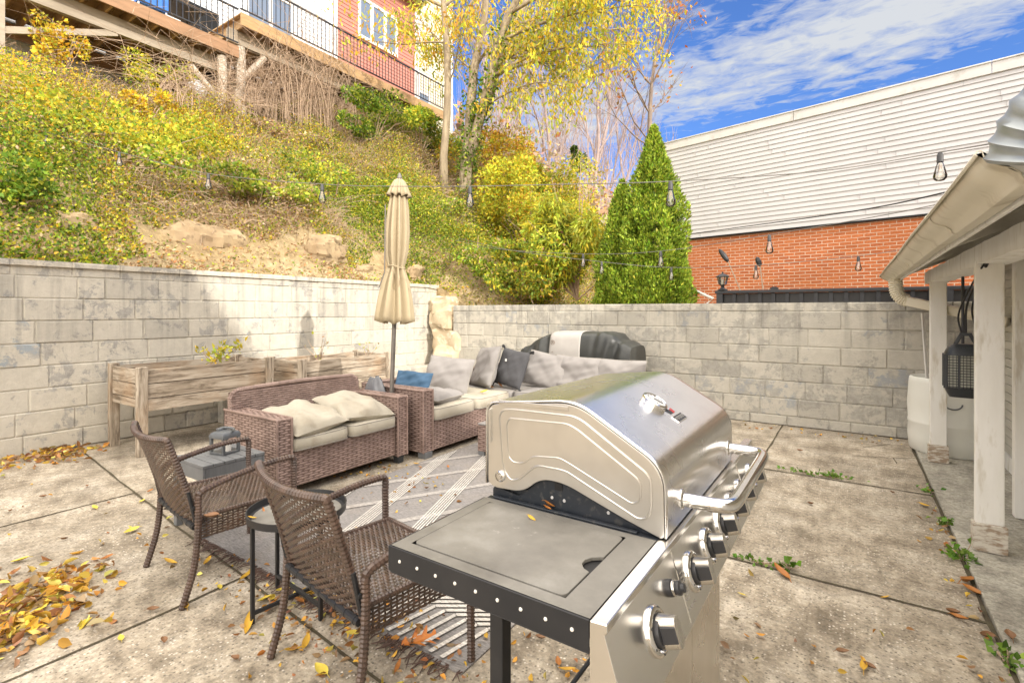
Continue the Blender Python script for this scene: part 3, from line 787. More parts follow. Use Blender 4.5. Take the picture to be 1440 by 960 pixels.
# rough beam
P = []
nb = 60
for i in range(nb + 1):
    y = 1.2 + 5.2 * i / nb; row = []
    for k, (bx, bz) in enumerate(((.597, 1.667), (.67, 1.664), (.74, 1.667), (.743, 1.72), (.74, 1.777), (.67, 1.78), (.597, 1.777), (.594, 1.72))):
        row.append((bx + .004 * float(fbm(y * 3, k * 2.3, 1, 3, 3)), y, bz + .005 * float(fbm(y * 3, k * 3.1, 5, 3, 3))))
    P.append(row)
mb = MB(); mb.grid(P, wv=True); mb.add([p for p in P[-1]], [tuple(range(8))]); mb.build('beam', MT['white_paint'], sh, off=so_, smooth=True, angle=30)
# roof: planks below, shingles above, gable to a ridge
sx0, sz0, rx, rz, ya, yb = .40, 1.80, 4.0, 3.31, .3, 6.75
mb = MB()
y = ya
dx = V((rx - sx0, 0, rz - sz0)).normalized()
while y < yb:
    yy = min(y + .19, yb); d = random.uniform(0, .012); q0 = V((sx0 + .02, 0, sz0 - .004 - d)); q1 = q0 + dx * 3.85
    mb.add([(q0.x, y + .003, q0.z), (q1.x, y + .003, q1.z), (q1.x, yy - .003, q1.z), (q0.x, yy - .003, q0.z), (q0.x, y + .003, q0.z + .02), (q1.x, y + .003, q1.z + .02), (q1.x, yy - .003, q1.z + .02), (q0.x, yy - .003, q0.z + .02)],
           [(0, 1, 2, 3), (4, 5, 6, 7), (0, 1, 5, 4), (2, 3, 7, 6), (0, 3, 7, 4), (1, 2, 6, 5)]); y += .19
mb.build('soffit_board', MT['soffit'], sh, off=so_)
mb = MB()
mb.prism([(sx0 - .03, sz0 + .022), (rx, rz + .02), (8, sz0 - .1), (8, sz0 - .16), (rx, rz - .03), (sx0 + .05, sz0 + .03)], ya - .05, yb + .05, lambda a, b, h: (a, h, b)); mb.build('roof', MT['shingle'], sh, off=so_)
mb = MB(); mb.box(.385, .402, ya, yb, 1.70, 1.80); mb.build('fascia', MT['white_paint'], sh, off=so_, bevel=.003)
for y in (2.2, 3.6, 4.9, 5.9):
    mb = MB(); mb.bar((.42, y, 1.775), (2.2, y + .02, 2.52), .05, .09); mb.build('rafter', MT['soffit'], sh, off=so_)
mb = MB(); mb.box(1.13, 1.20, -1, 6.45, .03, 2.0); mb.build('wall', MT['white_paint'], sh, off=so_)
mb = MB(); mb.box(1.108, 1.128, 4.8, 6.45, .03, .16); mb.build('baseboard', MT['white_paint'], sh, off=so_, bevel=.003)
mb = MB(); mb.box(.895, .965, 4.63, 4.71, .03, 1.95); mb.build('door_jamb', MT['white_paint'], sh, off=so_, bevel=.004)
mb = MB()
for k in range(24): mb.box(1.118, 1.129, 4.72, 6.45, .17 + k * .075, .17 + k * .075 + .068)
mb.build('wall_board', MT['soffit'], sh, off=so_)
# gutter
gt = thing('gutter', 'cream metal gutter along the shed eave with a ribbed downspout elbow', 'gutter', (.33, 4.2, 1.74)); og = (.33, 4.2, 1.74)
prof = [(.250, 1.770), (.246, 1.776), (.250, 1.784), (.258, 1.782), (.262, 1.766), (.272, 1.752), (.290, 1.742), (.310, 1.734), (.324, 1.722), (.328, 1.708), (.334, 1.702), (.345, 1.705), (.380, 1.712), (.383, 1.80)]
mb = MB(); ny = 24
mb.grid([[(a, 1.63 + (6.82 - 1.63) * i / ny, b - .003 * math.sin(i * .6)) for a, b in prof] for i in range(ny + 1)])
mb.build('trough', MT['gutter'], gt, off=og, smooth=True, angle=40, solid=.003)
mb = MB(); mb.add([(a, 6.815, b) for a, b in prof[1:]], [tuple(range(len(prof) - 1))]); mb.build('end_cap', MT['gutter'], gt, off=og, solid=.003)
mb = MB(); mb.add([(a, 1.632, b) for a, b in prof[1:]], [tuple(range(len(prof) - 1))]); mb.build('near_cap', MT['gutter_inside'], gt, off=og, solid=.003)
for y in (2.6, 4.4):
    mb = MB(); mb.grid([[(a - .004, y + d, b - .004) for a, b in prof[:-2]] for d in (0, .035)]); mb.build('seam_strap', MT['gutter'], gt, off=og, solid=.003)
def ribbed(pts, r, n=12, ribs=14, amp=.1):
    o = []; rr = []
    for i in range(len(pts)): o.append(pts[i]); rr.append(r * (1 + amp * (1 if i % 2 else -1)))
    return o, rr
def bez(a, b, c, d, n):
    a, b, c, d = V(a), V(b), V(c), V(d)
    return [a * (1 - t) ** 3 + b * 3 * t * (1 - t) ** 2 + c * 3 * t * t * (1 - t) + d * t ** 3 for t in [i / n for i in range(n + 1)]]
e0 = V((.355, 6.2, 1.712))
pts = bez(e0, (.355, 6.2, 1.60), (.36, 6.2, 1.52), (.45, 6.18, 1.495), 26)
o_, r_ = ribbed(pts, .058); mb = MB(); mb.tube(o_, r_, 12); mb.build('elbow', MT['gutter'], gt, off=og)
mb = MB(); mb.bar((.44, 6.182, 1.495), (1.10, 5.9, 1.30), .105, .085); mb.build('downspout', MT['gutter'], gt, off=og, bevel=.012, seg=3)
# ribbed metal duct rising at the near end of the gutter
dk = MB(); pts = bez((.395, 1.63, 1.74), (.40, 1.61, 1.80), (.435, 1.57, 1.88), (.60, 1.50, 1.95), 27)
rr = [.130 * (1 + (.06 if (i % 3 == 1) else 0)) for i in range(28)]
dk.tube(pts, rr, 30); tag(dk.build('ribbed_duct', MT['galv'], off=(.4, 1.6, 1.7), smooth=True, angle=60), 'grey ribbed metal duct curving up at the near end of the gutter', 'duct')
mb = MB(); a = at_y(1297, 440, 6.35); b = at_y(1311, 640, 6.3); mb.bar(a, (b.x, b.y, .03), .03, .012)
tag(mb.build('leaning_strip', MT['white_pvc'], off=b), 'thin white strip leaning beside the far shed post', 'strip')

# buildings on the sun side, out of the picture, whose shade falls on the patio
hb = thing('neighbour_house', 'two storey house standing east of the shed', 'house', (8.5, 8, 0))
mb = MB(); mb.box(6, 11, 3.55, 13, -.05, 5.2); mb.build('wall', MT['brick'], hb, off=(8.5, 8, 0))
mb = MB(); mb.box(5.9, 11.1, 3.5, 13.1, 5.2, 5.42); mb.build('roof', MT['shingle'], hb, off=(8.5, 8, 0))
hb = thing('corner_house', 'tall house behind the viewer at the street side', 'house', (16, -10, 0))
mb = MB(); mb.box(12, 20, -16, -3.58, -.05, 10.2); mb.build('wall', MT['white_siding'], hb, off=(16, -10, 0))
mb = MB(); mb.box(11.9, 20.1, -16.1, -3.56, 10.2, 10.6); mb.build('roof', MT['shingle'], hb, off=(16, -10, 0))
# ================================================================== vegetation
GREEN = (.15, .25, .03); DGREEN = (.07, .14, .02); YGREEN = (.38, .42, .05); YELLOW = (.66, .52, .05); GOLD = (.64, .37, .04)
TAN = (.50, .38, .22); BROWN = (.30, .18, .09); PINKT = (.42, .30, .23)

# ---- ground cover on the bank (nobody could count it)
N = 680000
x = rng.uniform(-13.6, -6.75, N); y = rng.uniform(-1.5, 20, N)
# more on the near part, right of the garden wall too
x2 = rng.uniform(-10, -2.0, 90000); y2 = rng.uniform(7.3, 13, 90000)
x = np.concatenate([x, x2]); y = np.concatenate([y, y2])
a = sst(7.0, 8.6, y); dd = (-6.7 + a * 2.3) - x
edge = 1.0 - .40 * sst(3.9, 5.6, y) + .18 * fbm(x * 0, y, 0, 1.1, 3) + .25 * fbm(x, y, 4, 2.5, 2)
edge = np.where(y < 2.6, .25 + .2 * fbm(x, y, 1, 2, 2), edge)
edge = np.where(y > 6.9, .1, edge)
clump = fbm(x, y, 3, 1.6, 3)
tuft = (fbm(x, y, 9, 3.2, 2) > .45) & (rng.random(len(x)) < .18)
dens = np.where(dd > edge, np.clip(.95 + .5 * clump, .45, 1), np.where(tuft, .55, .012))
bare2 = (fbm(x, y, 6, 1.0, 2) > .42) & (dd > 2.2) & (dd < 4.5)
dens = np.where(bare2, dens * .7, dens)
k = rng.random(len(x)) < dens
x, y, dd, clump = x[k], y[k], dd[k], clump[k]
n = len(x); h = np.abs(rng.normal(0, 1, n)) * (.08 + .34 * np.clip(clump + .35, 0, 1)) * sst(.1, 1.6, dd) * (1 - .75 * (x < -11.6))
z = H(x, y) + np.minimum(h, .75) + .01
c = pick([GREEN, YGREEN, YELLOW, GOLD, TAN, BROWN, DGREEN], [1.6, 3.9, 2.2, .6, 1.9, .8, .5], n)
zone = fbm(x, y, 11, .8, 3)
m = (zone > .40) & (rng.random(n) < .7); c[m] = pick([TAN, PINKT, BROWN, YGREEN], [3, 2, 1.2, .8], m.sum())
m = (zone < -.30) & (rng.random(n) < .7); c[m] = pick([GREEN, DGREEN, YGREEN], [3, .6, 3], m.sum())
m = (x < -9.6) & (y < 6) & (rng.random(n) < .6); c[m] = pick([YELLOW, GOLD, YGREEN], [3, 1.2, 2], m.sum())
m = (y > 8.2) & (x > -8.4) & (rng.random(n) < .5); c[m] = pick([YELLOW, YGREEN, GREEN], [1.5, 2.5, 2], m.sum())
ax = np.zeros((n, 3)); ax[:, 0] = .5; ax[:, 2] = .2
o = leaves('bank_vines', np.stack([x, y, z], 1), .045, .60, c, MT['leaf'], ax, .9)
tag(o, 'tangle of green and yellow vines covering the upper bank', 'ground cover', kind='stuff')
# dry stems through the vines
M = 26000; x = rng.uniform(-13, -7.6, M); y = rng.uniform(0, 14, M); z = H(x, y)
k = (fbm(x, y, 11, .8, 3) > -.35); x, y, z = x[k], y[k], z[k]; M = len(x)
d = unit(np.stack([rng.normal(.5, .5, M), rng.normal(0, .8, M), rng.normal(.5, .5, M)], 1)); L = rng.uniform(.15, .6, M)[:, None]
s = unit(np.cross(d, rng.normal(size=(M, 3)))) * .0032
p0 = np.stack([x, y, z + .03], 1); p1 = p0 + d * L * .5 + np.array([0, 0, .05]); p2 = p0 + d * L + np.array([.05, 0, -.05])
v = np.stack([p0 - s, p0 + s, p1 + s, p1 - s, p1 + s, p1 - s, p2 - s, p2 + s], 1)
f = np.concatenate([np.array([[0, 1, 2, 3]]) + 8 * np.arange(M)[:, None], np.array([[5, 4, 7, 6]]) + 8 * np.arange(M)[:, None]])
tag(np_mesh('dry_stems', v.reshape(-1, 3), f, MT['twig']), 'dry tan stems among the vines on the bank', 'dry stems', kind='stuff')
# leaf litter and grass specks along the foot of the bank
M = 9000; y = rng.uniform(-1, 7.3, M); x = -6.72 - np.abs(rng.normal(0, .35, M)); z = H(x, y) + .012
c = pick([TAN, BROWN, (.40, .20, .07), YGREEN, GREEN], [3, 2, 1.2, .9, .5], M)
k = rng.random(M) < .5 + .5 * fbm(x, y, 8, 2, 2)
ax = np.tile([0, 1.0, .1], (M, 1))
tag(leaves('bank_litter', np.stack([x, y, z], 1)[k], .05, .5, c[k], MT['dry_leaf'], ax[k], .8), 'dry leaf litter along the top of the cream wall', 'leaf litter', kind='stuff')

# ---- shrubs: thing > foliage, stems
def shrub(name, label, base, sz, n, cols, w, leafL=.07, leafW=.55, stems=14, droop=0.0, group=None, cat='shrub', lumps=7, seed=0, trans='leaf', stem_m='twig'):
    rr = np.random.default_rng(seed + 5); base = V(base)
    r = thing(name, label, cat, base, group=group)
    sx, sy, sz_ = sz
    lc = rr.uniform(-1, 1, (lumps, 3)) * np.array([sx, sy, sz_ * .45]) * .85; lc[:, 2] += sz_ * .52
    ls = rr.uniform(.22, .52, lumps)
    mb = MB()
    tips = []
    for i in range(stems):
        q = lc[rr.integers(lumps)] + rr.normal(0, .2, 3) * np.array(sz)
        m_ = q * .5 + np.array([0, 0, sz_ * .12]); mb.tube([base, base + V(m_), base + V(q)], [.016, .010, .004], 4); tips.append(q)
    mb.build('stems', MT[stem_m], r, off=base)
    li = rr.integers(0, lumps, n)
    d = unit(rr.normal(size=(n, 3))); rad = rr.uniform(.25, 1, n) ** .45
    P = lc[li] + d * rad[:, None] * ls[li][:, None] * np.array([sx, sy, sz_ * .55])
    gap = fbm(P[:, 0] * 3 / sx, P[:, 1] * 3 / sy, P[:, 2] * 3 / sz_ + seed, 1.7, 3)
    k = (gap > -.35) & (P[:, 2] > -.25 * sz_); P = P[k]; d = d[k]
    ax = d * .6 + np.array([0, 0, -droop])
    c = pick(cols, w, len(P))
    cl = fbm(P[:, 0] / sx, P[:, 1] / sy, P[:, 2] / sz_ + seed * 3, 3.5, 2)
    c *= (1 + .35 * cl)[:, None]
    leaves('foliage', P, leafL, leafW, np.clip(c, .004, .9), MT[trans], ax, .8, r)
    return r
def hb(u, v, dz=0): p = hill_hit(u, v); return V((p.x, p.y, p.z + dz))
shrub('golden_shrub', 'golden leaved sapling standing up in front of the near deck joists', hb(88, 120), (.30, .42, 1.35), 1500, [YELLOW, GOLD, YGREEN], [3, 2, .7], .075, .55, 16, lumps=9, seed=1)
shrub('golden_shrub', 'yellow green shrub under the right end of the near deck', hb(215, 140), (.45, .75, 1.0), 2400, [YELLOW, YGREEN, GREEN], [2.5, 2, .8], .075, .55, 16, lumps=9, seed=2)
shrub('golden_shrub', 'bright gold clump in the vines below the near deck', hb(212, 172), (.35, .5, .6), 1200, [YELLOW, GOLD], [3, 1], .07, .6, 8, seed=3)
shrub('green_shrub', 'dense green privet shrub below the far deck', hb(525, 205), (.8, 1.9, 1.4), 12000, [GREEN, YGREEN, DGREEN], [3, 1.8, 1], .085, .5, 26, lumps=12, seed=4)
shrub('green_shrub', 'yellow green shrub between the slim trunk and the far deck', hb(590, 225), (.8, 1.1, 1.2), 5000, [GREEN, YGREEN, YELLOW], [2, 2.4, .8], .085, .5, 16, lumps=8, seed=5)
shrub('green_shrub', 'low dark green bush at the left edge of the bank above the wall', hb(12, 292, -.1), (.4, .7, .55), 2600, [GREEN, DGREEN, YGREEN], [3, .9, 2], .06, .6, 10, lumps=8, seed=6)
shrub('yellow_bush', 'large bright yellow bush right of the ivy clad trunks', at_d(745, 345, 12.4) - V((0, 0, .9)), (1.25, 1.3, 3.0), 21000, [YELLOW, YGREEN, GOLD], [1.8, 3.6, .3], .085, .5, 30, lumps=26, seed=7)
shrub('yellow_bush', 'ragged yellow bush sloping down towards the feathery drooping shrub', at_d(790, 360, 11.6) - V((0, 0, .6)), (1.0, 1.1, 1.9), 12000, [YELLOW, YGREEN, (.50, .26, .06)], [2.6, 3, .8], .085, .5, 24, lumps=20, seed=47)
shrub('yellow_bush', 'tall tawny bush behind and just right of the ivy clad trunks', at_d(690, 270, 14.5) - V((0, 0, .6)), (1.1, 1.1, 2.2), 8000, [GOLD, YGREEN, (.45, .22, .06), YELLOW], [1.5, 2, 1.4, 1.6], .085, .5, 20, lumps=18, seed=48)
shrub('yellow_bush', 'orange tinged bush at the foot of the ivy clad trunks', hb(712, 275), (.8, .9, 1.9), 7000, [GOLD, YELLOW, (.45, .20, .05)], [2, 2.2, 1.4], .09, .5, 18, lumps=9, seed=8)
shrub('yellow_bush', 'green and yellow bush spilling over the garden wall top', at_d(735, 395, 9.8) - V((0, 0, .35)), (1.1, 1.1, 1.3), 10500, [YGREEN, GREEN, YELLOW, BROWN], [2.6, 2, 1.2, .5], .075, .5, 20, lumps=12, seed=9)
shrub('yellow_bush', 'yellow green bush low on the bank above the sofa corner', at_d(668, 385, 10.2) - V((0, 0, .4)), (1.0, .9, 1.0), 6500, [YGREEN, GREEN, TAN], [2.6, 2.2, .8], .075, .5, 16, lumps=10, seed=10)
shrub('weeping_shrub', 'feathery drooping yellow green shrub left of the evergreens', at_d(812, 385, 9.6) - V((0, 0, .5)), (.85, .9, 2.1), 11000, [YGREEN, (.36, .40, .06), YELLOW], [3, 2, .9], .15, .22, 20, droop=1.3, lumps=10, seed=12)
for k, (u, v, s, nn, cl, lb) in enumerate(((60, 205, (.9, 1.1, .7), 4200, [YGREEN, YELLOW, GREEN], 'mounded green vines left of the middle of the bank'), (190, 235, (.8, 1.2, .8), 4800, [YGREEN, YELLOW, GREEN], 'leafy mound under the bright gold clump'),
        (330, 275, (.7, 1.3, .6), 4400, [YGREEN, GREEN, TAN], 'leafy mound above the broad rock ledge'), (470, 285, (.6, 1.2, .7), 4400, [YGREEN, GREEN, YELLOW], 'leafy mound left of the umbrella tip'),
        (590, 305, (.6, 1.0, .6), 3800, [YGREEN, GREEN, TAN], 'leafy mound right of the umbrella canopy'), (420, 215, (.7, 1.2, .5), 3000, [TAN, PINKT, YGREEN], 'dry brown mound below the brambles'))):
    shrub('vine_mound', lb, hb(u, v, -.05), s, nn, cl, [3, 2, 1], .065, .6, 10, lumps=9, seed=20 + k, group='mounds of vines on the bank')

# ---- brambles under the far deck
def bramble(label, base, sx, sy, sz, n, seed):
    rr = random.Random(seed); mb = MB(); base = V(base)
    for i in range(n):
        p = base + V((rr.uniform(-sx, sx), rr.uniform(-sy, sy), rr.uniform(-.1, .15)))
        t_ = p + V((rr.uniform(-.3, .9), rr.gauss(0, .9), rr.uniform(.25, 1) * sz)); e_ = t_ + V((rr.gauss(.2, .5), rr.gauss(0, .9), rr.gauss(-.25, .35) * sz))
        pts = bez(p, p + V((0, 0, sz * .6)), t_, e_, 9); r = rr.uniform(.004, .011)
        mb.tube(pts, [r * (1 - .75 * k / 9) for k in range(10)], 4)
        for _ in range(3):
            q = pts[rr.randint(2, 8)]; mb.tube([q, q + V((rr.gauss(0, .2), rr.gauss(0, .25), rr.gauss(.1, .2))), q + V((rr.gauss(0, .35), rr.gauss(0, .4), rr.gauss(.05, .35)))], [.004, .0035, .0015], 3)
    return tag(mb.build('bramble_thicket', MT['twig'], off=base, fix=False), label, 'brambles')
bramble('tangled bare brambles hanging under the middle of the far deck', hb(405, 180), .6, 1.6, 2.0, 130, 3)
bramble('bare brambles under the far deck beside the log posts', hb(365, 178), .5, .8, 1.3, 80, 13)
bramble('bare bramble stems to the left of the two log posts', hb(285, 172), .5, .7, 1.3, 70, 5)
bramble('bare brambles climbing over the deck railing near the red house corner', hb(445, 190), .5, 1.0, 3.2, 90, 8)

# ---- trees
def grow(mb, p, d, L, r, depth, rr, tips, up=.15, spread=.6, kids=3, seg=5, n=6, thin=.62):
    pts = [V(p)]; d = V(d).normalized(); rad = [r]
    for i in range(seg):
        d = (d + V((rr.gauss(0, .10), rr.gauss(0, .10), rr.gauss(up * .35, .08)))).normalized()
        pts.append(pts[-1] + d * (L / seg)); rad.append(r * (1 - (1 - thin) * (i + 1) / seg) if depth > 0 else r * (1 - .8 * (i + 1) / seg))
    mb.tube(pts, rad, max(3, n), caps=depth == 0)
    if depth == 0:
        tips.append((pts[-1], d)); tips.append((pts[seg // 2], d)); return
    for k in range(kids):
        i = rr.randint(max(1, seg // 2 - 1), seg); q = pts[i]
        a = d.orthogonal().normalized(); a.rotate(Matrix.Rotation(rr.uniform(0, 2 * PI), 3, d))
        nd = (d + a * rr.uniform(.5, 1.2) * spread).normalized()
        grow(mb, q, nd, L * rr.uniform(.55, .8), rad[i] * rr.uniform(.5, .7), depth - 1, rr, tips, up, spread, kids, max(3, seg - 1), max(3, n - 2), thin)
    grow(mb, pts[-1], d, L * .75, rad[-1], depth - 1, rr, tips, up, spread, kids, max(3, seg - 1), max(3, n - 1), thin)

# slim trunk just left of the umbrella's upper right
ba = hb(624, 272, -.2); D0 = ba.x * FWD.x + ba.y * FWD.y
tr = thing('slim_tree', 'slim straight tree trunk with a few gold leaves in front of the cream house', 'tree', ba)
mb = MB(); tips = []; rr = random.Random(5)
path = [ba] + [at_d(u, v, D0) for u, v in ((624, 220), (628, 170), (630, 120), (628, 60), (624, 10), (622, -60), (618, -130))]
mb.tube(path, [.135, .10, .092, .088, .082, .075, .065, .035], 10)
for i, (dx_, dy_, dz_, L, r) in ((4, (.9, .4, .9, 1.8, .035)), (5, (-.9, -.6, .5, 1.6, .045)), (5, (.7, .6, .8, 1.8, .04)), (3, (.7, -.3, .7, 1.0, .02)), (6, (-.8, -.5, .4, 2.2, .05)), (6, (.4, -.8, .6, 1.8, .04)), (4, (-1, -.7, .1, 1.3, .025))):
    grow(mb, path[i], (dx_, dy_, dz_), L, r, 2, rr, tips, .05, .7, 3, 5, 5)
mb.build('trunk', MT['bark'], tr, off=ba, smooth=True, angle=0, fix=False)
LP = []; 
for q, d in tips:
    for _ in range(9): LP.append(q + V((rr.gauss(0, .22), rr.gauss(0, .22), rr.gauss(-.12, .2))))
LP = np.array([p for p in LP if p.z > ba.z + 3.6]); ax = np.tile([0, 0, -1.2], (len(LP), 1))
leaves('crown', LP, .15, .36, pick([YELLOW, GOLD, (.5, .27, .05), YGREEN], [3, 2, .8, 1], len(LP)), MT['leaf'], ax, .6, tr, ba)

# twin ivy clad trunks and the wide yellow crown
bb = hb(652, 292, -.2); D1 = bb.x * FWD.x + bb.y * FWD.y
tr = thing('yellow_tree', 'big autumn tree with ivy clad twin trunks and drooping yellow leaves', 'tree', bb)
mb = MB(); tips = []; rr = random.Random(9)
def limb(pts, rad, n=9, dd=None):
    P = [at_d(u, v, D1 + dz) for u, v, dz in pts]; mb.tube(P, rad, n); return P
A_ = limb([(652, 292, 0), (655, 240, 0), (660, 190, 0), (662, 150, 0), (666, 100, .1), (674, 60, .2), (682, 20, .2), (684, -30, .3), (690, -110, .4)], [.22, .165, .145, .125, .115, .10, .09, .08, .04])
B_ = limb([(655, 240, 0), (668, 190, -.1), (680, 150, -.2), (690, 110, -.3), (700, 60, -.4), (716, 20, -.5), (738, -20, -.7), (770, -80, -1)], [.15, .135, .125, .115, .105, .09, .07, .04])
C_ = limb([(676, 165, -.1), (690, 130, .1), (703, 85, .3), (722, 40, .5), (738, 5, .6), (760, -50, .8)], [.12, .11, .10, .085, .07, .04], 8)
br_list = [(B_[3], (738, 75, -.6), (790, 62, -.9), (852, 66, -1.2), .05), (B_[3], (730, 88, .1), (775, 78, .2), (830, 95, .3), .045), (C_[2], (760, 60, .5), (830, 38, .8), (905, 40, 1.1), .05),
           (B_[4], (760, 30, -.8), (810, 15, -1.2), (860, 12, -1.6), .05), (A_[5], (655, 40, .5), (640, 20, .9), (616, -10, 1.3), .04), (B_[2], (730, 120, -.8), (760, 105, -1.3), (800, 125, -1.8), .03),
           (C_[3], (780, 10, .2), (840, -10, -.2), (900, 5, -.5), .05), (A_[4], (700, 40, .9), (735, 10, 1.4), (780, -5, 1.9), .04), (A_[4], (640, 80, .4), (615, 55, .7), (592, 30, 1.0), .03), (B_[5], (770, -15, -1), (830, -40, -1.5), (890, -35, -2), .05), (C_[2], (745, 75, 1.0), (800, 80, 1.5), (850, 100, 1.8), .035)]
for p0, m1_, m2_, e_, r in br_list:
    P = bez(p0, at_d(m1_[0], m1_[1], D1 + m1_[2]), at_d(m2_[0], m2_[1], D1 + m2_[2]), at_d(e_[0], e_[1], D1 + e_[2]), 10)
    mb.tube(P, [r * (1 - .8 * k / 10) for k in range(11)], 6)
    for k in range(3, 11):
        for _ in range(2):
            grow(mb, P[k], (rr.gauss(0, .8), rr.gauss(0, .8), rr.gauss(.05, .45)), rr.uniform(.4, .8), r * .3, 1, rr, tips, -.02, .8, 2, 4, 4)
mb.build('trunk', MT['bark'], tr, off=bb, smooth=True, angle=0, fix=False)
LP = []
for q, d in tips:
    for _ in range(12):
        LP.append(q + V((rr.gauss(0, .12), rr.gauss(0, .12), rr.gauss(-.06, .12))))
LP = np.array(LP); ax = np.tile([0, 0, -1.1], (len(LP), 1))
leaves('crown', LP, .135, .34, pick([YELLOW, GOLD, YGREEN, (.26, .32, .04)], [4, .6, 3, 1.1], len(LP)), MT['leaf'], ax, .55, tr, bb)
IV = []
for P, rad, m_ in ((A_, .20, 4), (B_, .19, 5)):
    for i in range(m_):
        for _ in range(210 if i < 3 else 110):
            q = P[i].lerp(P[i + 1], rr.random()); a = rr.uniform(0, 2 * PI); k = rad * rr.uniform(.85, 1.4)
            IV.append(q + V((math.cos(a) * k, math.sin(a) * k, 0)))
leaves('ivy', np.array(IV), .085, .75, pick([DGREEN, GREEN, YGREEN], [1.6, 3, 1.2], len(IV)), MT['leaf'], None, 1, tr, bb)

# bare trees on the far hillside
def bare_tree(seed, h, r, depth=4, spread=.55):
    mb = MB(); tips = []; rr = random.Random(seed)
    grow(mb, (0, 0, -.3), (rr.gauss(0, .06), rr.gauss(0, .06), 1), h * .36, r, depth, rr, tips, .22, spread, 3, 5, 6, .7)
    return mb, tips
pro = []
for sd in (3, 14, 25):
    t_ = thing('bare_tree', 'x', 'tree'); mb, tips = bare_tree(sd, 9.5, .11); mb.build('trunk', MT['far_twig'], t_, smooth=True, angle=0, fix=False)
    pro.append(t_)
spots = [(700, 21, 1.0), (722, 27, 1.15), (770, 30, 1.2), (815, 33, 1.25), (838, 27, 1.0), (858, 36, 1.3), (660, 26, 1.0), (880, 40, 1.2), (733, 36, 1.3), (802, 42, 1.4), (915, 34, .9), (930, 44, 1.1)]
for i, (u, d, s) in enumerate(spots):
    o = pro[i] if i < 3 else copy_tree(pro[i % 3])
    p_ = ray(u, 437) * d; o.location = (p_.x, p_.y, float(H(p_.x, p_.y)) - .1); o.rotation_euler = (0, 0, i * 1.7); o.scale = (s, s, s)
    o['label'] = 'bare grey tree in the woods on the far hillside'; o['group'] = 'bare trees of the hillside wood'
# haze of fine twigs between them
mb = MB(); rr = random.Random(77)
for i in range(1500):
    d = rr.uniform(17, 45); u = rr.uniform(640, 960); p_ = ray(u, 437) * d; z = float(H(p_.x, p_.y)); hgt = rr.uniform(.6, 5.5) * (1 if u < 900 else .5)
    b = V((p_.x, p_.y, z + rr.uniform(0, 2) * (1 if u < 900 else .4))); t_ = b + V((rr.gauss(0, .5), rr.gauss(0, .5), hgt)); s = V((.8295, .5585, 0)) * rr.uniform(.003, .008)
    m_ = b.lerp(t_, .5) + V((rr.gauss(0, .2), rr.gauss(0, .2), 0))
    mb.add([b - s, b + s, m_ + s * .7, m_ - s * .7, t_], [(0, 1, 2, 3), (3, 2, 4)])
tag(mb.build('far_brushwood', MT['far_twig'], fix=False), 'pinkish haze of leafless saplings on the far hillside', 'brushwood', kind='stuff')
n = 9000; d = rng.uniform(15, 42, n); u = rng.uniform(640, 930, n)
px_ = (-.5585 + .8295 * (u - 720) / F) * d; py_ = (.8295 + .5585 * (u - 720) / F) * d
pz_ = H(px_, py_) + np.abs(rng.normal(0, .9, n))
tag(leaves('far_undergrowth', np.stack([px_, py_, pz_], 1), .28, .6, pick([TAN, PINKT, (.42, .20, .08), YELLOW, YGREEN], [3, 3, 1.4, .7, .7], n), MT['dry_leaf']), 'russet undergrowth of the far hillside wood', 'undergrowth', kind='stuff')
# orange tipped bare tree behind the evergreens
ob = ray(917, 437) * 17.0; ob = V((ob.x, ob.y, float(H(ob.x, ob.y)) - .1))
t_ = thing('maple_tree', 'bare spreading tree with a few orange leaves behind the evergreen tip', 'tree', ob)
mb = MB(); tips = []; rr = random.Random(31); P0 = ob
path = [ob] + [at_d(u, v, 17) for u, v in ((915, 260), (913, 205), (914, 160), (916, 120), (922, 80), (930, 40), (936, 5))]
mb.tube(path, [.13, .105, .085, .075, .06, .05, .035, .02], 8)
for i in (2, 2, 3, 3, 3, 4, 4, 4, 5, 5, 5, 6, 6, 6, 7, 7):
    a = rr.choice([-1, 1]); dv = RGT * a * rr.uniform(.4, 1.1) + FWD * rr.gauss(0, .5) + V((0, 0, rr.uniform(.4, 1.2)))
    grow(mb, path[i], dv, rr.uniform(.8, 1.5), .030, 4, rr, tips, .12, .65, 2, 4, 4, .65)
mb.build('trunk', MT['grey_bark'], t_, off=ob, smooth=True, angle=0, fix=False)
LP = [q + V((rr.gauss(0, .15), rr.gauss(0, .15), rr.gauss(0, .15))) for q, d in tips for _ in range(2) if rr.random() < (.35 if q.z < 6.5 else .12)]
leaves('crown', np.array(LP), .15, .6, pick([(.50, .16, .05), GOLD, (.4, .22, .12)], [3, 1, 2], len(LP)), MT['leaf'], None, 1, t_, ob)
shrub('ivy_stump', 'dark green ivy bundle on a stem in the far wood', at_d(806, 240, 20), (.45, .45, 1.0), 2600, [DGREEN, GREEN, (.3, .28, .08)], [3, 2, .6], .10, .7, 6, lumps=6, seed=41, cat='ivy')
# far bare crowns over the building's roof line
for i, (u, d) in enumerate(((1395, 44), (1420, 46))):
    o = copy_tree(pro[i]); p_ = ray(u, 437) * d; o.location = (p_.x, p_.y, 11.0 - 1.2 * i); o.scale = (1.0, 1.0, 1.15); o['label'] = 'bare treetop showing over the roof of the siding building'; o['group'] = 'bare treetops over the roof'

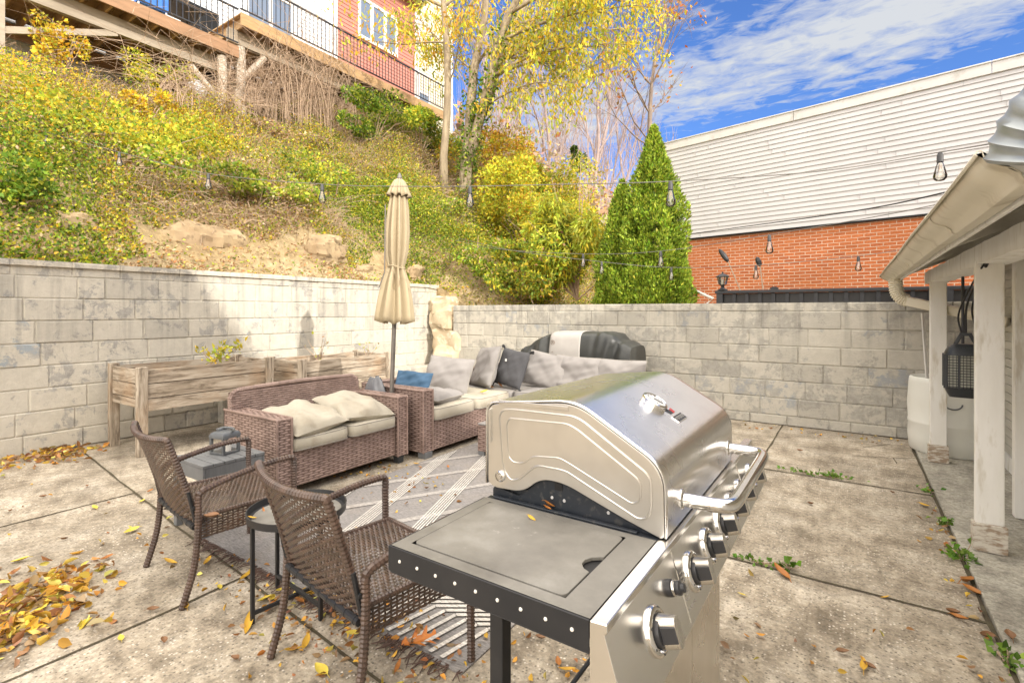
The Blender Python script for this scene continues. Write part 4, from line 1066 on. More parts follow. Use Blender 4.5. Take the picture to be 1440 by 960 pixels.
# ---- arborvitae
def arbor(label, base, h, rad, n, seed):
    rr = np.random.default_rng(seed); r = thing('evergreen_tree', label, 'evergreen', base)
    mb = MB(); mb.tube([base - V((0, 0, .1)), base + V((0, 0, h * .5)), base + V((0, 0, h * .93))], [.06, .04, .01], 7); mb.build('trunk', MT['bark'], r, off=base)
    t_ = rr.random(n * 2) ** .72 * 1.0; k = rr.random(n * 2) < 1; t_ = 1 - rr.random(n * 2) ** .62
    ang = rr.uniform(0, 2 * PI, n * 2)
    prof = np.interp(t_, [0, .05, .22, .45, .7, .88, 1], [.80, .93, 1.0, .90, .60, .28, .02]) * rad
    lump = 1 + .09 * np.sin(ang * 5 + t_ * 9 + seed) + .26 * fbm(np.cos(ang) * 2, np.sin(ang) * 2, t_ * 7 + seed, 2.2, 3)
    rr_ = prof * lump * (1 - .65 * rr.random(n * 2) ** 1.9)
    P = np.stack([rr_ * np.cos(ang), rr_ * np.sin(ang), t_ * h], 1) + np.array(base)
    gap = fbm(np.cos(ang) * 3, np.sin(ang) * 3, t_ * 16 + seed, 1.6, 3); k = (gap > -.38) | (rr_ < prof * .80)
    P = P[k]; ang = ang[k]
    ax = np.stack([np.cos(ang) * .7, np.sin(ang) * .7, np.full(len(ang), 1.0)], 1)
    c = pick([(.25, .36, .035), (.40, .48, .06), (.11, .18, .02)], [3, 2, 1.4], len(P), .2)
    leaves('foliage', P, .060, .40, c, MT['needle'], ax, .5, r, base)
arbor('taller pointed green arborvitae against the siding building', V((-2.72, 8.25, 1.1)), 3.36, .55, 36000, 2)
arbor('shorter green arborvitae leaning against the taller one', V((-3.22, 8.12, 1.1)), 2.50, .42, 21000, 6)
# ================================================================== woven rattan
def weave(mb, fn, w, h, p, c, rw, amp, ph=0, stake=True, sw=.003):
    """rows of ribbon running over and under upright stakes; fn(x, y, n) -> point"""
    rows = max(1, int(h / p)); p = h / rows; nc = max(1, int(round(w / c))); c = w / nc
    for i in range(rows):
        y = (i + .5) * p; A = []
        for k in range(2 * nc + 1):
            x_ = k * c / 2; o = amp * math.sin(PI * k / 2 + PI * (i + ph)) if k % 2 else 0
            A.append((fn(x_, y - rw / 2, o * .8), fn(x_, y, o + rw * .18 * (1 if True else 0)), fn(x_, y + rw / 2, o * .8)))
        vs = [q for t_ in A for q in t_]; fs = []
        for k in range(2 * nc):
            for m in range(2): fs.append((3 * k + m, 3 * k + 3 + m, 3 * k + 4 + m, 3 * k + 1 + m))
        mb.add(vs, fs)
    if stake:
        for k in range(nc + 1):
            x_ = min(max(k * c if False else (k + .5) * c, 0), w)
            if k == nc: continue
            vs = []; n = 6
            for i in range(n + 1): vs += [fn(x_ - sw, h * i / n, 0), fn(x_ + sw, h * i / n, 0)]
            mb.add(vs, [(2 * i, 2 * i + 1, 2 * i + 3, 2 * i + 2) for i in range(n)])
def plane_fn(O, U, W):
    O = V(O); U = V(U).normalized(); W = V(W).normalized(); N = U.cross(W)
    return lambda x_, y_, o: O + U * x_ + W * y_ + N * o
def wrapped(mb, pts, r, pitch=.014, n=8):
    """tube wound with cane"""
    pts = [V(p) for p in pts]; P = []; rr = []
    for a, b in zip(pts[:-1], pts[1:]):
        k = max(2, int((b - a).length / (pitch / 2)))
        for i in range(k): P.append(a.lerp(b, i / k))
    P.append(pts[-1])
    rr = [r * (1.12 if i % 2 else .90) for i in range(len(P))]
    mb.tube(P, rr, n)
def arc(pts, n=8):
    """smooth curve through points (Catmull-Rom)"""
    pts = [V(p) for p in pts]; Q = [pts[0] * 2 - pts[1]] + pts + [pts[-1] * 2 - pts[-2]]; o = []
    for i in range(1, len(Q) - 2):
        a, b, c_, d = Q[i - 1:i + 3]
        for k in range(n):
            t = k / n
            o.append(.5 * ((2 * b) + (c_ - a) * t + (2 * a - 5 * b + 4 * c_ - d) * t * t + (3 * b - a - 3 * c_ + d) * t ** 3))
    o.append(pts[-1]); return o

# ------------------------------------------------------------------ armchairs
def make_chair():
    r = thing('rattan_chair', 'x', 'chair')
    hw = .275
    def backpt(x_, y_, o=0):      # x_ from -hw.. as 0..2hw, y_ 0..h along the back
        xx = x_ - hw; t = y_ / .46
        bow = .045 * (1 - (xx / hw) ** 2)
        yb = -.215 - .115 * t - .02 * t * t - bow * (.5 + .5 * t)
        return V((xx, yb - o, .352 + y_ * .975 + .0 * t - .012 * (1 - (xx / hw) ** 2) * t))
    mb = MB(); weave(mb, lambda a, b, o: backpt(a, b + .015, o), 2 * hw, .425, .0132, .0255, .0098, .005, sw=.0035)
    mb.build('backrest', MT['chair_weave'], r, smooth=True, fix=False)
    mb = MB()
    wrapped(mb, [backpt(0, y_ / 10 * .46) for y_ in range(11)] + [backpt(2 * hw * k / 16, .46) for k in range(1, 17)] + [backpt(2 * hw, .46 - y_ / 10 * .46) for y_ in range(1, 11)], .0145)
    mb.build('back_frame', MT['chair_tube'], r, smooth=True, angle=20, fix=False)
    mb = MB(); mb.tube([(-hw, -.235, .358), (hw, -.235, .358)], .014, 10)
    for k in range(9): xx = -hw + 2 * hw * (k + .5) / 9; mb.tube([(xx, -.235, .358), (xx + .012, -.235, .358)], .0155, 10)
    mb.build('rear_rail', MT['black_metal'], r, smooth=True)
    # seat, sagging a little, and woven aprons
    def seatpt(x_, y_, o): return V((x_ - hw, y_ - .22, .405 - .012 * math.sin(PI * x_ / (2 * hw)) * math.sin(PI * y_ / .46) + o))
    mb = MB(); weave(mb, lambda a, b, o: seatpt(a, b, o), 2 * hw, .46, .0118, .024, .0095, .0035, sw=.0045); mb.build('seat', MT['chair_weave'], r, smooth=True, fix=False)
    mb = MB()
    for sx in (-1, 1):
        fn = plane_fn((sx * hw, -.22, .295), (0, sx, 0) if sx > 0 else (0, 1, 0), (0, 0, 1))
        weave(mb, fn, .46, .105, .0125, .024, .0095, .004, sw=.004)
    fn = plane_fn((-hw, .24, .295), (1, 0, 0), (0, 0, 1)); weave(mb, fn, 2 * hw, .105, .0125, .024, .0095, .004, sw=.004)
    mb.build('apron', MT['chair_weave'], r, smooth=True, fix=False)
    mb = MB()
    for sx in (-1, 1): wrapped(mb, [(sx * hw, -.22, .404), (sx * hw, .24, .404)], .012)
    wrapped(mb, [(-hw, .24, .404), (hw, .24, .404)], .012)
    mb.build('seat_rim', MT['chair_tube'], r, smooth=True, angle=20, fix=False)
    mb = MB()
    for (x0, y0, x1, y1) in ((-hw, -.20, hw, -.20), (-hw + .01, .1, hw - .01, .1)): mb.bar((x0, y0, .375), (x1, y1, .375), .02, .02)
    mb.build('under_frame', MT['black_metal'], r)
    for sx in (-1, 1):
        o_ = sx * (hw + .026)
        mb = MB(); wrapped(mb, arc([(o_, -.228, .510), (o_, -.228, .36), (o_, -.245, .18), (o_, -.295, .0)], 4), .0155); mb.build('leg', MT['chair_tube'], r, smooth=True, angle=20, fix=False)
        mb = MB(); wrapped(mb, [(o_, .238, .55), (o_, .245, .0)], .0155); mb.build('leg', MT['chair_tube'], r, smooth=True, angle=20, fix=False)
        mb = MB(); wrapped(mb, [V(p) for p in ((o_, -.229, .500), (o_, -.224, .522), (o_, -.205, .536))] + arc([(o_, -.205, .536), (o_, -.08, .568), (o_, .08, .596), (o_, .205, .603)], 4)[1:] + [V(p) for p in ((o_, .230, .600), (o_, .239, .588), (o_, .240, .545))], .0155); mb.build('armrest', MT['chair_tube'], r, smooth=True, angle=20, fix=False)
        mb = MB(); mb.tube([(sx * (hw + .03), -.245, .46), (sx * (hw - .0), -.245, .46)], .009, 8); mb.tube([(sx * (hw + .014), -.236, .39), (sx * (hw + .014), -.266, .54)], .009, 6); mb.build('bracket', MT['black_metal'], r)
    return r
chair = make_chair(); chair.location = (-1.595, 1.385, .006); chair.rotation_euler = (0, 0, R(-9))
tag(chair, 'brown rattan armchair beside the grill shelf with its front leg on the rug', 'chair', 'brown rattan armchairs')
c2 = copy_tree(chair); c2.location = (-2.87, 1.43, 0); c2.rotation_euler = (0, 0, R(-7))
c2['label'] = 'brown rattan armchair in front of the grey slatted table and lantern'

# ------------------------------------------------------------------ round tray table
tt = thing('tray_table', 'round black tray table on thin legs between the two rattan armchairs', 'side table', (-2.205, 1.435, 0)); tt.scale = (.92, .92, 1)
mb = MB(); mb.lathe([(0, .43), (.225, .43), (.24, .435), (.243, .468), (.237, .468), (.233, .438), (.222, .4345), (0, .4345)], n=48); mb.build('tray', MT['black_metal'], tt, smooth=True)
mb = MB(); mb.lathe([(0, .4365), (.215, .4365), (.215, .4375), (0, .4375)], n=40); mb.build('tray_floor', MT['shelf'], tt)
for k in range(4):
    a = R(-96 + 90 * k); ca, sa = math.cos(a), math.sin(a)
    mb = MB(); mb.bar((.228 * ca, .228 * sa, .43), (.228 * ca, .228 * sa, 0), .018, .018, up=(ca, sa, 0)); mb.build('leg', MT['black_metal'], tt, bevel=.002)
mb = MB()
for a0 in (-96, -6):
    a = R(a0); ca, sa = math.cos(a), math.sin(a); z = .045 + (.018 if a0 == -6 else 0)
    mb.bar((.22 * ca, .22 * sa, z), (-.22 * ca, -.22 * sa, z), .016, .016)
mb.build('cross_bar', MT['black_metal'], tt, bevel=.002)

# ------------------------------------------------------------------ grey slatted table and lantern
st = thing('slatted_table', 'low grey slatted plastic table between the left armchair and the loveseat', 'side table', (-3.485, 1.70, 0)); st.scale = (.88, .88, 1)
mb = MB()
for k in range(6): mb.box(-.225, .225, -.225 + k * .0755, -.225 + k * .0755 + .070, .43, .45)
mb.build('table_top', MT['grey_plastic'], st, bevel=.003)
for (x0, x1, y0, y1) in ((-.222, .222, -.222, -.205), (-.222, .222, .205, .222), (-.222, -.205, -.203, .203), (.205, .222, -.203, .203)):
    mb = MB(); mb.box(x0, x1, y0, y1, .35, .4285); mb.build('apron', MT['grey_plastic'], st, bevel=.003)
for sx in (-1, 1):
    for sy in (-1, 1):
        mb = MB(); mb.box(sx * .20 - .024, sx * .20 + .024, sy * .20 - .024, sy * .20 + .024, 0, .349); mb.build('leg', MT['grey_plastic'], st, bevel=.004)
ln = thing('candle_lantern', 'small grey metal candle lantern standing on the slatted table', 'lantern', (-3.49, 1.735, .451), R(12))
mb = MB(); mb.box(-.065, .065, -.065, .065, 0, .014); mb.build('base', MT['lantern_grey'], ln, bevel=.004)
for sx in (-1, 1):
    for sy in (-1, 1):
        mb = MB(); mb.box(sx * .056 - .009, sx * .056 + .009, sy * .056 - .009, sy * .056 + .009, .013, .115); mb.build('post', MT['lantern_grey'], ln, bevel=.002)
mb = MB(); mb.grid([[(a * s, b * s, z) for a, b in ((-1, -1), (0, -1), (1, -1), (1, 0), (1, 1), (0, 1), (-1, 1), (-1, 0))] for s, z in ((.066, .105), (.067, .122), (.058, .138), (.045, .146), (.03, .148), (.001, .149))], wv=True)
mb.build('hood', MT['lantern_grey'], ln, smooth=True)
mb = MB(); mb.tube(arc([(-.055, -.02, .152), (-.02, .01, .163), (.04, .03, .158), (.075, .0, .150)], 5), .008, 8); mb.tube([(-.03, -.03, .15), (-.03, .03, .15)], .012, 8); mb.build('handle', MT['lantern_grey'], ln, smooth=True)
mb = MB(); mb.tube([(.012, .0, .014), (.014, .0, .075)], .028, 16); mb.build('candle', MT['candle'], ln, smooth=True)

# ------------------------------------------------------------------ cushions
def pillow_mb(w, d, h, c, rot, k=2.6, seed=0, wr=.006, n=26, sag=0):
    """soft cushion: w and d across, h thick; corners stay pointed"""
    mb = MB(); m = Matrix.Translation(V(c)) @ rot.to_4x4()
    def side(sg):
        P = []
        for i in range(n + 1):
            row = []
            for j in range(n + 1):
                a = -1 + 2 * i / n; b = -1 + 2 * j / n
                t_ = max(0, (1 - abs(a) ** k)) ** .5 * max(0, (1 - abs(b) ** k)) ** .5
                pin = 1 - .05 * (1 - abs(a)) * abs(b) ** 6; pin2 = 1 - .05 * (1 - abs(b)) * abs(a) ** 6
                z = sg * h * .5 * t_ + wr * float(fbm(a * 2.2 + seed, b * 2.2, sg + seed, 1.5, 3)) * (t_ ** .5) * 1.6
                z -= sag * (a * a) * .0
                row.append(m @ V((a * w / 2 * pin2, b * d / 2 * pin, z)))
            P.append(row)
        return P
    mb.grid(side(1)); mb.grid([r_[::-1] for r_ in side(-1)])
    edge = []
    A = [(-1 + 2 * i / n, -1) for i in range(n)] + [(1, -1 + 2 * i / n) for i in range(n)] + [(1 - 2 * i / n, 1) for i in range(n)] + [(-1, 1 - 2 * i / n) for i in range(n)]
    for a, b in A:
        pin = 1 - .05 * (1 - abs(a)) * abs(b) ** 6; pin2 = 1 - .05 * (1 - abs(b)) * abs(a) ** 6
        edge.append(m @ V((a * w / 2 * pin2, b * d / 2 * pin, 0)))
    return mb, edge
def pillow(name, material, w, d, h, c, rot, seed, label=None, cat=None, parent=None, off=None, pipe=None, k=2.6, wr=.006, group=None):
    wr = wr * 1.5
    mb, edge = pillow_mb(w, d, h, c, rot, k, seed, wr)
    o = off if parent is not None else V(c) - V((0, 0, 0))
    ob_ = mb.build(name, material, parent, off=o, smooth=True, angle=0)
    if label: tag(ob_, label, cat, group)
    if pipe:
        mb = MB(); mb.tube(edge, .0055, 6, closed=True); mb.build('piping', pipe, ob_, off=o, smooth=True)
    return ob_
def box_cushion(name, material, x0, x1, y0, y1, z0, z1, parent, off, seed, crown=.012, pipe=None):
    n = 14; mb = MB()
    def P(a, b, c_):   # rounded superellipsoid
        return None
    rows = []
    prof = [(-1, .0), (-1.0, .25), (-1, .5), (-1, .75), (-.985, .93)]
    rings = [(.965, 0), (1, .10), (1.008, .5), (1, .88), (.985, .96), (.95, 1.0), (.7, 1.06), (.4, 1.10), (.1, 1.12)]
    cx_, cy_ = (x0 + x1) / 2, (y0 + y1) / 2; hx, hy = (x1 - x0) / 2, (y1 - y0) / 2
    for s, t_ in rings:
        row = []
        for k in range(56):
            a = 2 * PI * k / 56; e = lambda v_: math.copysign(abs(v_) ** .22, v_)
            u_, w_ = e(math.cos(a)) * s, e(math.sin(a)) * s
            zz = z0 + (z1 - z0) * min(t_, 1) + crown * max(0, t_ - 1) * 8 + .004 * float(fbm(u_ * 2 + seed, w_ * 2, t_, 2, 2)) * (1 if t_ > .2 else 0)
            px_ = cx_ + u_ * hx; py_ = cy_ + w_ * hy
            row.append((px_ , py_, zz))
        rows.append(row)
    mb.grid(rows, wv=True); mb.add(rows[0], [tuple(range(56))]); mb.add(rows[-1], [tuple(range(56))])
    ob_ = mb.build(name, material, parent, off=off, smooth=True, angle=60)
    if pipe:
        for ri in (1, 4):
            mb = MB(); mb.tube([V(p) + V((0, 0, .002 if ri == 4 else 0)) for p in rows[ri]], .004, 5, closed=True); mb.build('piping', pipe, ob_, off=off, smooth=True)
    return ob_
def E(x_, y_, z_): 
    from mathutils import Euler
    return Euler((R(x_), R(y_), R(z_))).to_matrix()

def wicker_box(mb, dk, x0, x1, y0, y1, z0, z1, faces='xXyYZ', p=.0185, c=.046, rw=.0178, amp=.0030):
    e = .006; dk.box(x0 + e, x1 - e, y0 + e, y1 - e, z0 + e, z1 - e)
    F_ = {'X': ((x1 - e, y0, z0), (0, 1, 0), (0, 0, 1), y1 - y0, z1 - z0), 'x': ((x0 + e, y1, z0), (0, -1, 0), (0, 0, 1), y1 - y0, z1 - z0),
          'Y': ((x1, y1 - e, z0), (-1, 0, 0), (0, 0, 1), x1 - x0, z1 - z0), 'y': ((x0, y0 + e, z0), (1, 0, 0), (0, 0, 1), x1 - x0, z1 - z0),
          'Z': ((x0, y0, z1 - e), (1, 0, 0), (0, 1, 0), x1 - x0, y1 - y0)}
    for k in faces:
        O, U, W, w_, h_ = F_[k]; weave(mb, plane_fn(O, U, W), w_, h_, p, c, rw, amp, stake=False)
    for (a, b) in ((x0, y0), (x1, y0), (x0, y1), (x1, y1)):
        pass
def rim(mb, pts, r=.009): wrapped(mb, pts, r, .012, 7)

# ------------------------------------------------------------------ loveseat
lv = thing('rattan_loveseat', 'two seat mauve brown rattan loveseat with oatmeal cushions', 'loveseat', (-3.8, 2.715, 0)); lo = V(lv.location)
X0, X1, Y0, Y1 = -4.22, -3.43, 2.07, 3.35
def wpart(name, root, off, *boxes, rims=()):
    mb = MB(); dk = MB()
    for b in boxes: wicker_box(mb, dk, *b)
    for r_ in rims: rim(mb, r_)
    o = mb.build(name, MT['sofa_weave'], root, off=off, smooth=True, fix=False)
    dk.build('lining', MT['sofa_dark'], o, off=off); return o
wpart('armrest', lv, lo, (X0 + .04, X1, Y0, Y0 + .115, .07, .61), rims=([(X1, Y0, .07), (X1, Y0, .61), (X0 + .04, Y0, .61)], [(X1, Y0 + .115, .07), (X1, Y0 + .115, .61), (X0 + .1, Y0 + .115, .61)]))
wpart('armrest', lv, lo, (X0 + .04, X1, Y1 - .115, Y1, .07, .61), rims=([(X1, Y1, .07), (X1, Y1, .61), (X0 + .04, Y1, .61)], [(X1, Y1 - .115, .07), (X1, Y1 - .115, .61), (X0 + .1, Y1 - .115, .61)]))
wpart('seat_front', lv, lo, (X0 + .1, X1 - .03, Y0 + .118, Y1 - .118, .085, .345))
# gently bowed backrest with rounded upper corners
bk = MB(); dkb = MB()
def bpt(x_, y_, o):
    yy = Y0 + .02 + x_; t_ = (yy - (Y0 + Y1) / 2) / .63; return V((X0 + .10 - .05 * (y_ - .3) + .02 * t_ * t_ + o, yy, y_))
hb_ = .745
weave(bk, lambda a, b, o: bpt(a, b + .30, o + .016), 1.24, hb_ - .30, .0185, .046, .0178, .003, stake=False)
weave(bk, lambda a, b, o: bpt(a, b + .10, -o - .03), 1.24, hb_ - .10, .0185, .046, .0178, .003, stake=False)
rim(bk, [bpt(0, .15, 0), bpt(0, .70, 0), bpt(.02, .735, 0), bpt(.06, .755, 0)] + [bpt(.06 + 1.12 * k / 10, .757 + .012 * math.sin(PI * k / 10), 0) for k in range(11)] + [bpt(1.22, .735, 0), bpt(1.24, .70, 0), bpt(1.24, .15, 0)], .020)
o_ = bk.build('backrest', MT['sofa_weave'], lv, off=lo, smooth=True, fix=False)
for o2 in (.010, -.024): dkb.grid([[bpt(.01 + 1.22 * a / 12, .12 + .62 * b / 6, o2) for b in range(7)] for a in range(13)])
dkb.build('lining', MT['sofa_dark'], o_, off=lo)
for (x_, y_) in ((X1 - .05, Y0 + .06), (X1 - .05, Y1 - .06), (X0 + .1, Y0 + .06), (X0 + .1, Y1 - .06)):
    mb = MB(); mb.add([(x_ - .03, y_ - .03, 0), (x_ + .03, y_ - .03, 0), (x_ + .03, y_ + .03, 0), (x_ - .03, y_ + .03, 0), (x_ - .042, y_ - .042, .13), (x_ + .042, y_ - .042, .13), (x_ + .042, y_ + .042, .13), (x_ - .042, y_ + .042, .13)],
                      [(0, 3, 2, 1), (4, 5, 6, 7), (0, 1, 5, 4), (1, 2, 6, 5), (2, 3, 7, 6), (3, 0, 4, 7)]); mb.build('foot', MT['dark_plastic'], lv, off=lo, bevel=.004)
ym = (Y0 + Y1) / 2
box_cushion('seat_cushion', MT['cushion'], X0 + .15, X1 + .01, Y0 + .12, ym - .003, .35, .445, lv, lo, 1, pipe=MT['piping'])
box_cushion('seat_cushion', MT['cushion'], X0 + .15, X1 + .01, ym + .003, Y1 - .12, .35, .445, lv, lo, 5, pipe=MT['piping'])
pillow('back_cushion', MT['cushion'], .58, .50, .17, (-3.71, ym - .27, .53), E(4, 9, 4), 2, 'plump oatmeal cushion slumped on the left half of the loveseat', 'cushion', k=3.2, wr=.012)
pillow('back_cushion', MT['cushion'], .56, .52, .17, (-3.73, ym + .27, .535), E(-5, 10, -7), 7, 'plump oatmeal cushion slumped on the right half of the loveseat', 'cushion', k=3.2, wr=.014)

# ------------------------------------------------------------------ corner sofa
cs = thing('corner_sofa', 'L shaped mauve brown rattan corner sofa with pale seat cushions', 'sofa', (-3.2, 4.6, 0)); cf = V(cs.location)
wpart('armrest', cs, cf, (-4.12, -3.34, 3.47, 3.60, .06, .645), rims=([(-3.34, 3.47, .06), (-3.34, 3.47, .645), (-4.12, 3.47, .645)], [(-3.34, 3.6, .06), (-3.34, 3.6, .645), (-4.1, 3.6, .645)]))
wpart('seat_base', cs, cf, (-4.1, -3.345, 3.603, 4.93, .06, .335)); wpart('seat_base', cs, cf, (-3.343, -2.02, 4.93, 5.7, .06, .335))
wpart('backrest', cs, cf, (-4.22, -4.10, 3.47, 5.85, .06, .66)); wpart('backrest', cs, cf, (-4.1, -1.95, 5.72, 5.85, .06, .66)); wpart('armrest', cs, cf, (-2.015, -1.90, 4.93, 5.715, .06, .62))
for (x_, y_) in ((-3.39, 3.54), (-3.40, 4.85), (-4.1, 3.55), (-2.0, 5.0), (-2.0, 5.75), (-4.1, 5.75)):
    mb = MB(); mb.box(x_ - .04, x_ + .055, y_ - .05, y_ + .05, 0, .058); mb.build('foot', MT['grey_plastic'], cs, off=cf, bevel=.003)
for k, (x0, x1, y0, y1) in enumerate(((-4.09, -3.32, 3.605, 4.265), (-4.09, -3.32, 4.272, 4.92), (-4.09, -3.33, 4.928, 5.70), (-3.325, -2.68, 4.928, 5.70), (-2.675, -2.03, 4.928, 5.70))):
    box_cushion('seat_cushion', MT['cushion'] if k < 2 else MT['grey_cushion'], x0, x1, y0, y1, .337, .452, cs, cf, k * 3, pipe=MT['piping'])
pillow('back_cushion', MT['grey_cushion'], .62, .44, .17, (-3.95, 4.52, .645), E(66, 3, 8), 3, 'pale grey cushion leaning upright at the left bend of the corner sofa', 'cushion', pipe=MT['piping'], k=3.4, wr=.010)
pillow('back_cushion', MT['grey_cushion'], .58, .52, .16, (-3.82, 5.08, .70), E(70, -6, -28), 6, 'pale grey cushion between the upright cushion and the charcoal pillow', 'cushion', pipe=MT['piping'], k=3.4, wr=.010)
pillow('back_cushion', MT['grey_cushion'], .56, .44, .16, (-3.16, 5.46, .66), E(68, 8, 4), 8, 'pale grey cushion half hidden behind the charcoal pillow', 'cushion', pipe=MT['piping'], k=3.4, wr=.010)
pillow('back_cushion', MT['grey_cushion'], .66, .42, .16, (-2.78, 5.50, .645), E(70, 2, -3), 9, 'pale grey cushion below the grey panel of the covered grill', 'cushion', pipe=MT['piping'], k=3.4, wr=.012)
pillow('back_cushion', MT['grey_cushion'], .62, .42, .16, (-2.24, 5.54, .63), E(72, 0, 2), 12, 'rightmost pale grey cushion on the corner sofa', 'cushion', pipe=MT['piping'], k=3.4, wr=.012)
pillow('seat_pad', MT['grey_cushion'], .46, .48, .13, (-3.66, 3.95, .515), E(0, 3, 6), 14, 'thick grey cushion lying flat beside the sofa arm', 'cushion', pipe=MT['piping'], k=5, wr=.008)
dp = pillow('throw_pillow', MT['dark_pillow'], .46, .46, .15, (-3.45, 5.12, .70), E(72, 6, -12), 15, 'charcoal throw pillow with tasselled corners on the corner sofa', 'pillow', k=2.6, wr=.008)
mdp = Matrix.Translation(V((-3.45, 5.12, .70))) @ E(72, 6, -12).to_4x4()
for sx in (-1, 1):
    for sy in (-1, 1):
        mb = MB(); q = mdp @ V((sx * .225, sy * .225, 0)); e_ = mdp @ V((sx * .265, sy * .262, 0)); mb.tube([q, q.lerp(e_, .4), e_ - V((0, 0, .02))], [.012, .018, .022], 8); mb.build('tassel', MT['cord'], dp, off=(-3.45, 5.12, .70))
mb = MB(); a = mdp @ V((-.06, .07, .074)); mb.box(a.x - .012, a.x + .012, a.y - .006, a.y - .003, a.z - .012, a.z + .02); mb.build('tag', MT['white_pvc'], dp, off=(-3.45, 5.12, .70))
pillow('throw_pillow', MT['blue_pillow'], .40, .32, .13, (-3.88, 3.86, .61), E(58, 4, 24), 18, 'blue throw pillow propped behind the left arm of the corner sofa', 'pillow', k=2.5, wr=.012)

# ottoman
ot = thing('rattan_ottoman', 'small mauve brown rattan ottoman just behind the grill lid', 'ottoman', (-2.72, 4.14, 0)); oo = V(ot.location)
wpart('base', ot, oo, (-3.0, -2.44, 3.86, 4.42, .05, .30))
for sx in (-1, 1):
    for sy in (-1, 1):
        mb = MB(); mb.box(-2.72 + sx * .24 - .035, -2.72 + sx * .24 + .035, 4.14 + sy * .24 - .035, 4.14 + sy * .24 + .035, 0, .049); mb.build('foot', MT['grey_plastic'], ot, off=oo)
mb = MB(); mb.box(-3.0, -2.44, 3.86, 4.42, .302, .318); mb.build('top', MT['grey_cushion'], ot, off=oo, bevel=.006)

# ------------------------------------------------------------------ umbrella, bag
ub = V((-3.735, 3.41, 0)); ap = at_d(562, 248, 4.95)
um = thing('patio_umbrella', 'closed beige patio umbrella tied round the middle on a bronze pole', 'umbrella', ub)
axd = (ap - ub).normalized()
mb = MB(); mb.tube([ub + axd * .03, ub + axd * 2.55], .021, 14); mb.build('pole', MT['pole'], um, off=ub, smooth=True)
mb = MB(); mb.lathe([(.055, .0), (.06, .03), (.03, .05), (.027, .30), (0, .30)], c=ub, n=20); mb.build('base_tube', MT['black_metal'], um, off=ub, smooth=True)
qm = axd.to_track_quat('Z', 'X').to_matrix().to_4x4(); qm.translation = ub
LT = (ap - ub).length
def canopy(zs, amp_fn, folds, n=160, ph=0):
    P = []
    for z_, r_, am in zs:
        row = []
        for k in range(n):
            a = 2 * PI * k / n
            f = math.sin(a * folds + ph + 1.1 * math.sin(a * 2 + z_ * 1.5) + z_ * .7); f = math.copysign(abs(f) ** .7, f)
            rr_ = r_ * (1 + am * f + .12 * am * math.sin(a * 3 + z_ * 4))
            row.append(qm @ V((rr_ * math.cos(a), rr_ * math.sin(a), z_ + am * .05 * f)))
        P.append(row)
    return P
zt = LT
mb = MB(); mb.grid(canopy([(zt - .06, .028, .05), (zt - .10, .045, .15), (zt - .2, .070, .2), (zt - .35, .086, .24), (zt - .55, .096, .28), (zt - .75, .090, .30), (zt - .86, .070, .32), (zt - .895, .062, .32), (zt - .93, .068, .32), (zt - 1.03, .098, .30), (zt - 1.2, .130, .27), (zt - 1.38, .152, .26), (zt - 1.43, .155, .26), (zt - 1.435, .135, .26), (zt - 1.2, .10, .26)], None, 8), wv=True)
cn = mb.build('canopy', MT['canvas'], um, off=ub, smooth=True, angle=0)
mb = MB(); mb.grid(canopy([(zt - .03, .03, .05), (zt - .05, .050, .1), (zt - .10, .072, .12), (zt - .17, .096, .16), (zt - .20, .106, .2), (zt - .201, .100, .2)], None, 8, ph=.5), wv=True); mb.build('vent_cap', MT['canvas'], cn, off=ub, smooth=True, angle=0)
mb = MB(); mb.tube([qm @ V((.080 * math.cos(2 * PI * k / 40), .080 * math.sin(2 * PI * k / 40), zt - .893 + .012 * math.sin(4 * PI * k / 40))) for k in range(40)], .006, 6, closed=True)
q0 = qm @ V((.0, -.10, zt - .893)); mb.tube([q0, q0 + V((.03, -.012, -.05)), q0 + V((.025, -.01, -.12))], .004, 5); mb.build('tie', MT['canvas'], cn, off=ub)
mb = MB(); mb.lathe([(.02, 0), (.028, .02), (.018, .05), (.008, .07), (0, .075)], c=ap - V((0, 0, .04)), n=12); mb.build('finial', MT['pole'], um, off=ub, smooth=True)
mb = MB(); a = qm @ V((.13, .03, zt - .30)); b = qm @ V((.115, .045, zt - .95)); mb.tube([a, b, qm @ V((.16, .03, zt - 1.1))], .006, 6); mb.build('rib', MT['pole'], um, off=ub)
P = []
for i in range(25):
    th = PI * i / 24; row = []
    for k in range(40):
        ph = 2 * PI * k / 40; d = V((math.sin(th) * math.cos(ph), math.sin(th) * math.sin(ph), math.cos(th)))
        k1 = 1 + .16 * float(fbm(d.x, d.y, d.z, 2.2, 3)) - .12 * abs(float(fbm(d.x * 3, d.y * 3, d.z * 3, 2, 3)))
        row.append((-3.95 + d.x * .17 * k1 * (1.15 - .3 * d.z), 3.41 + d.y * .055 * k1, max(.005, .375 + d.z * .38 * k1)))
    P.append(row)
mb = MB(); mb.grid(P, wv=True); tag(mb.build('plastic_bag', MT['bag'], off=(-3.95, 3.41, 0), smooth=True, angle=45), 'crumpled dark grey plastic bag stuffed behind the loveseat arm', 'bag')

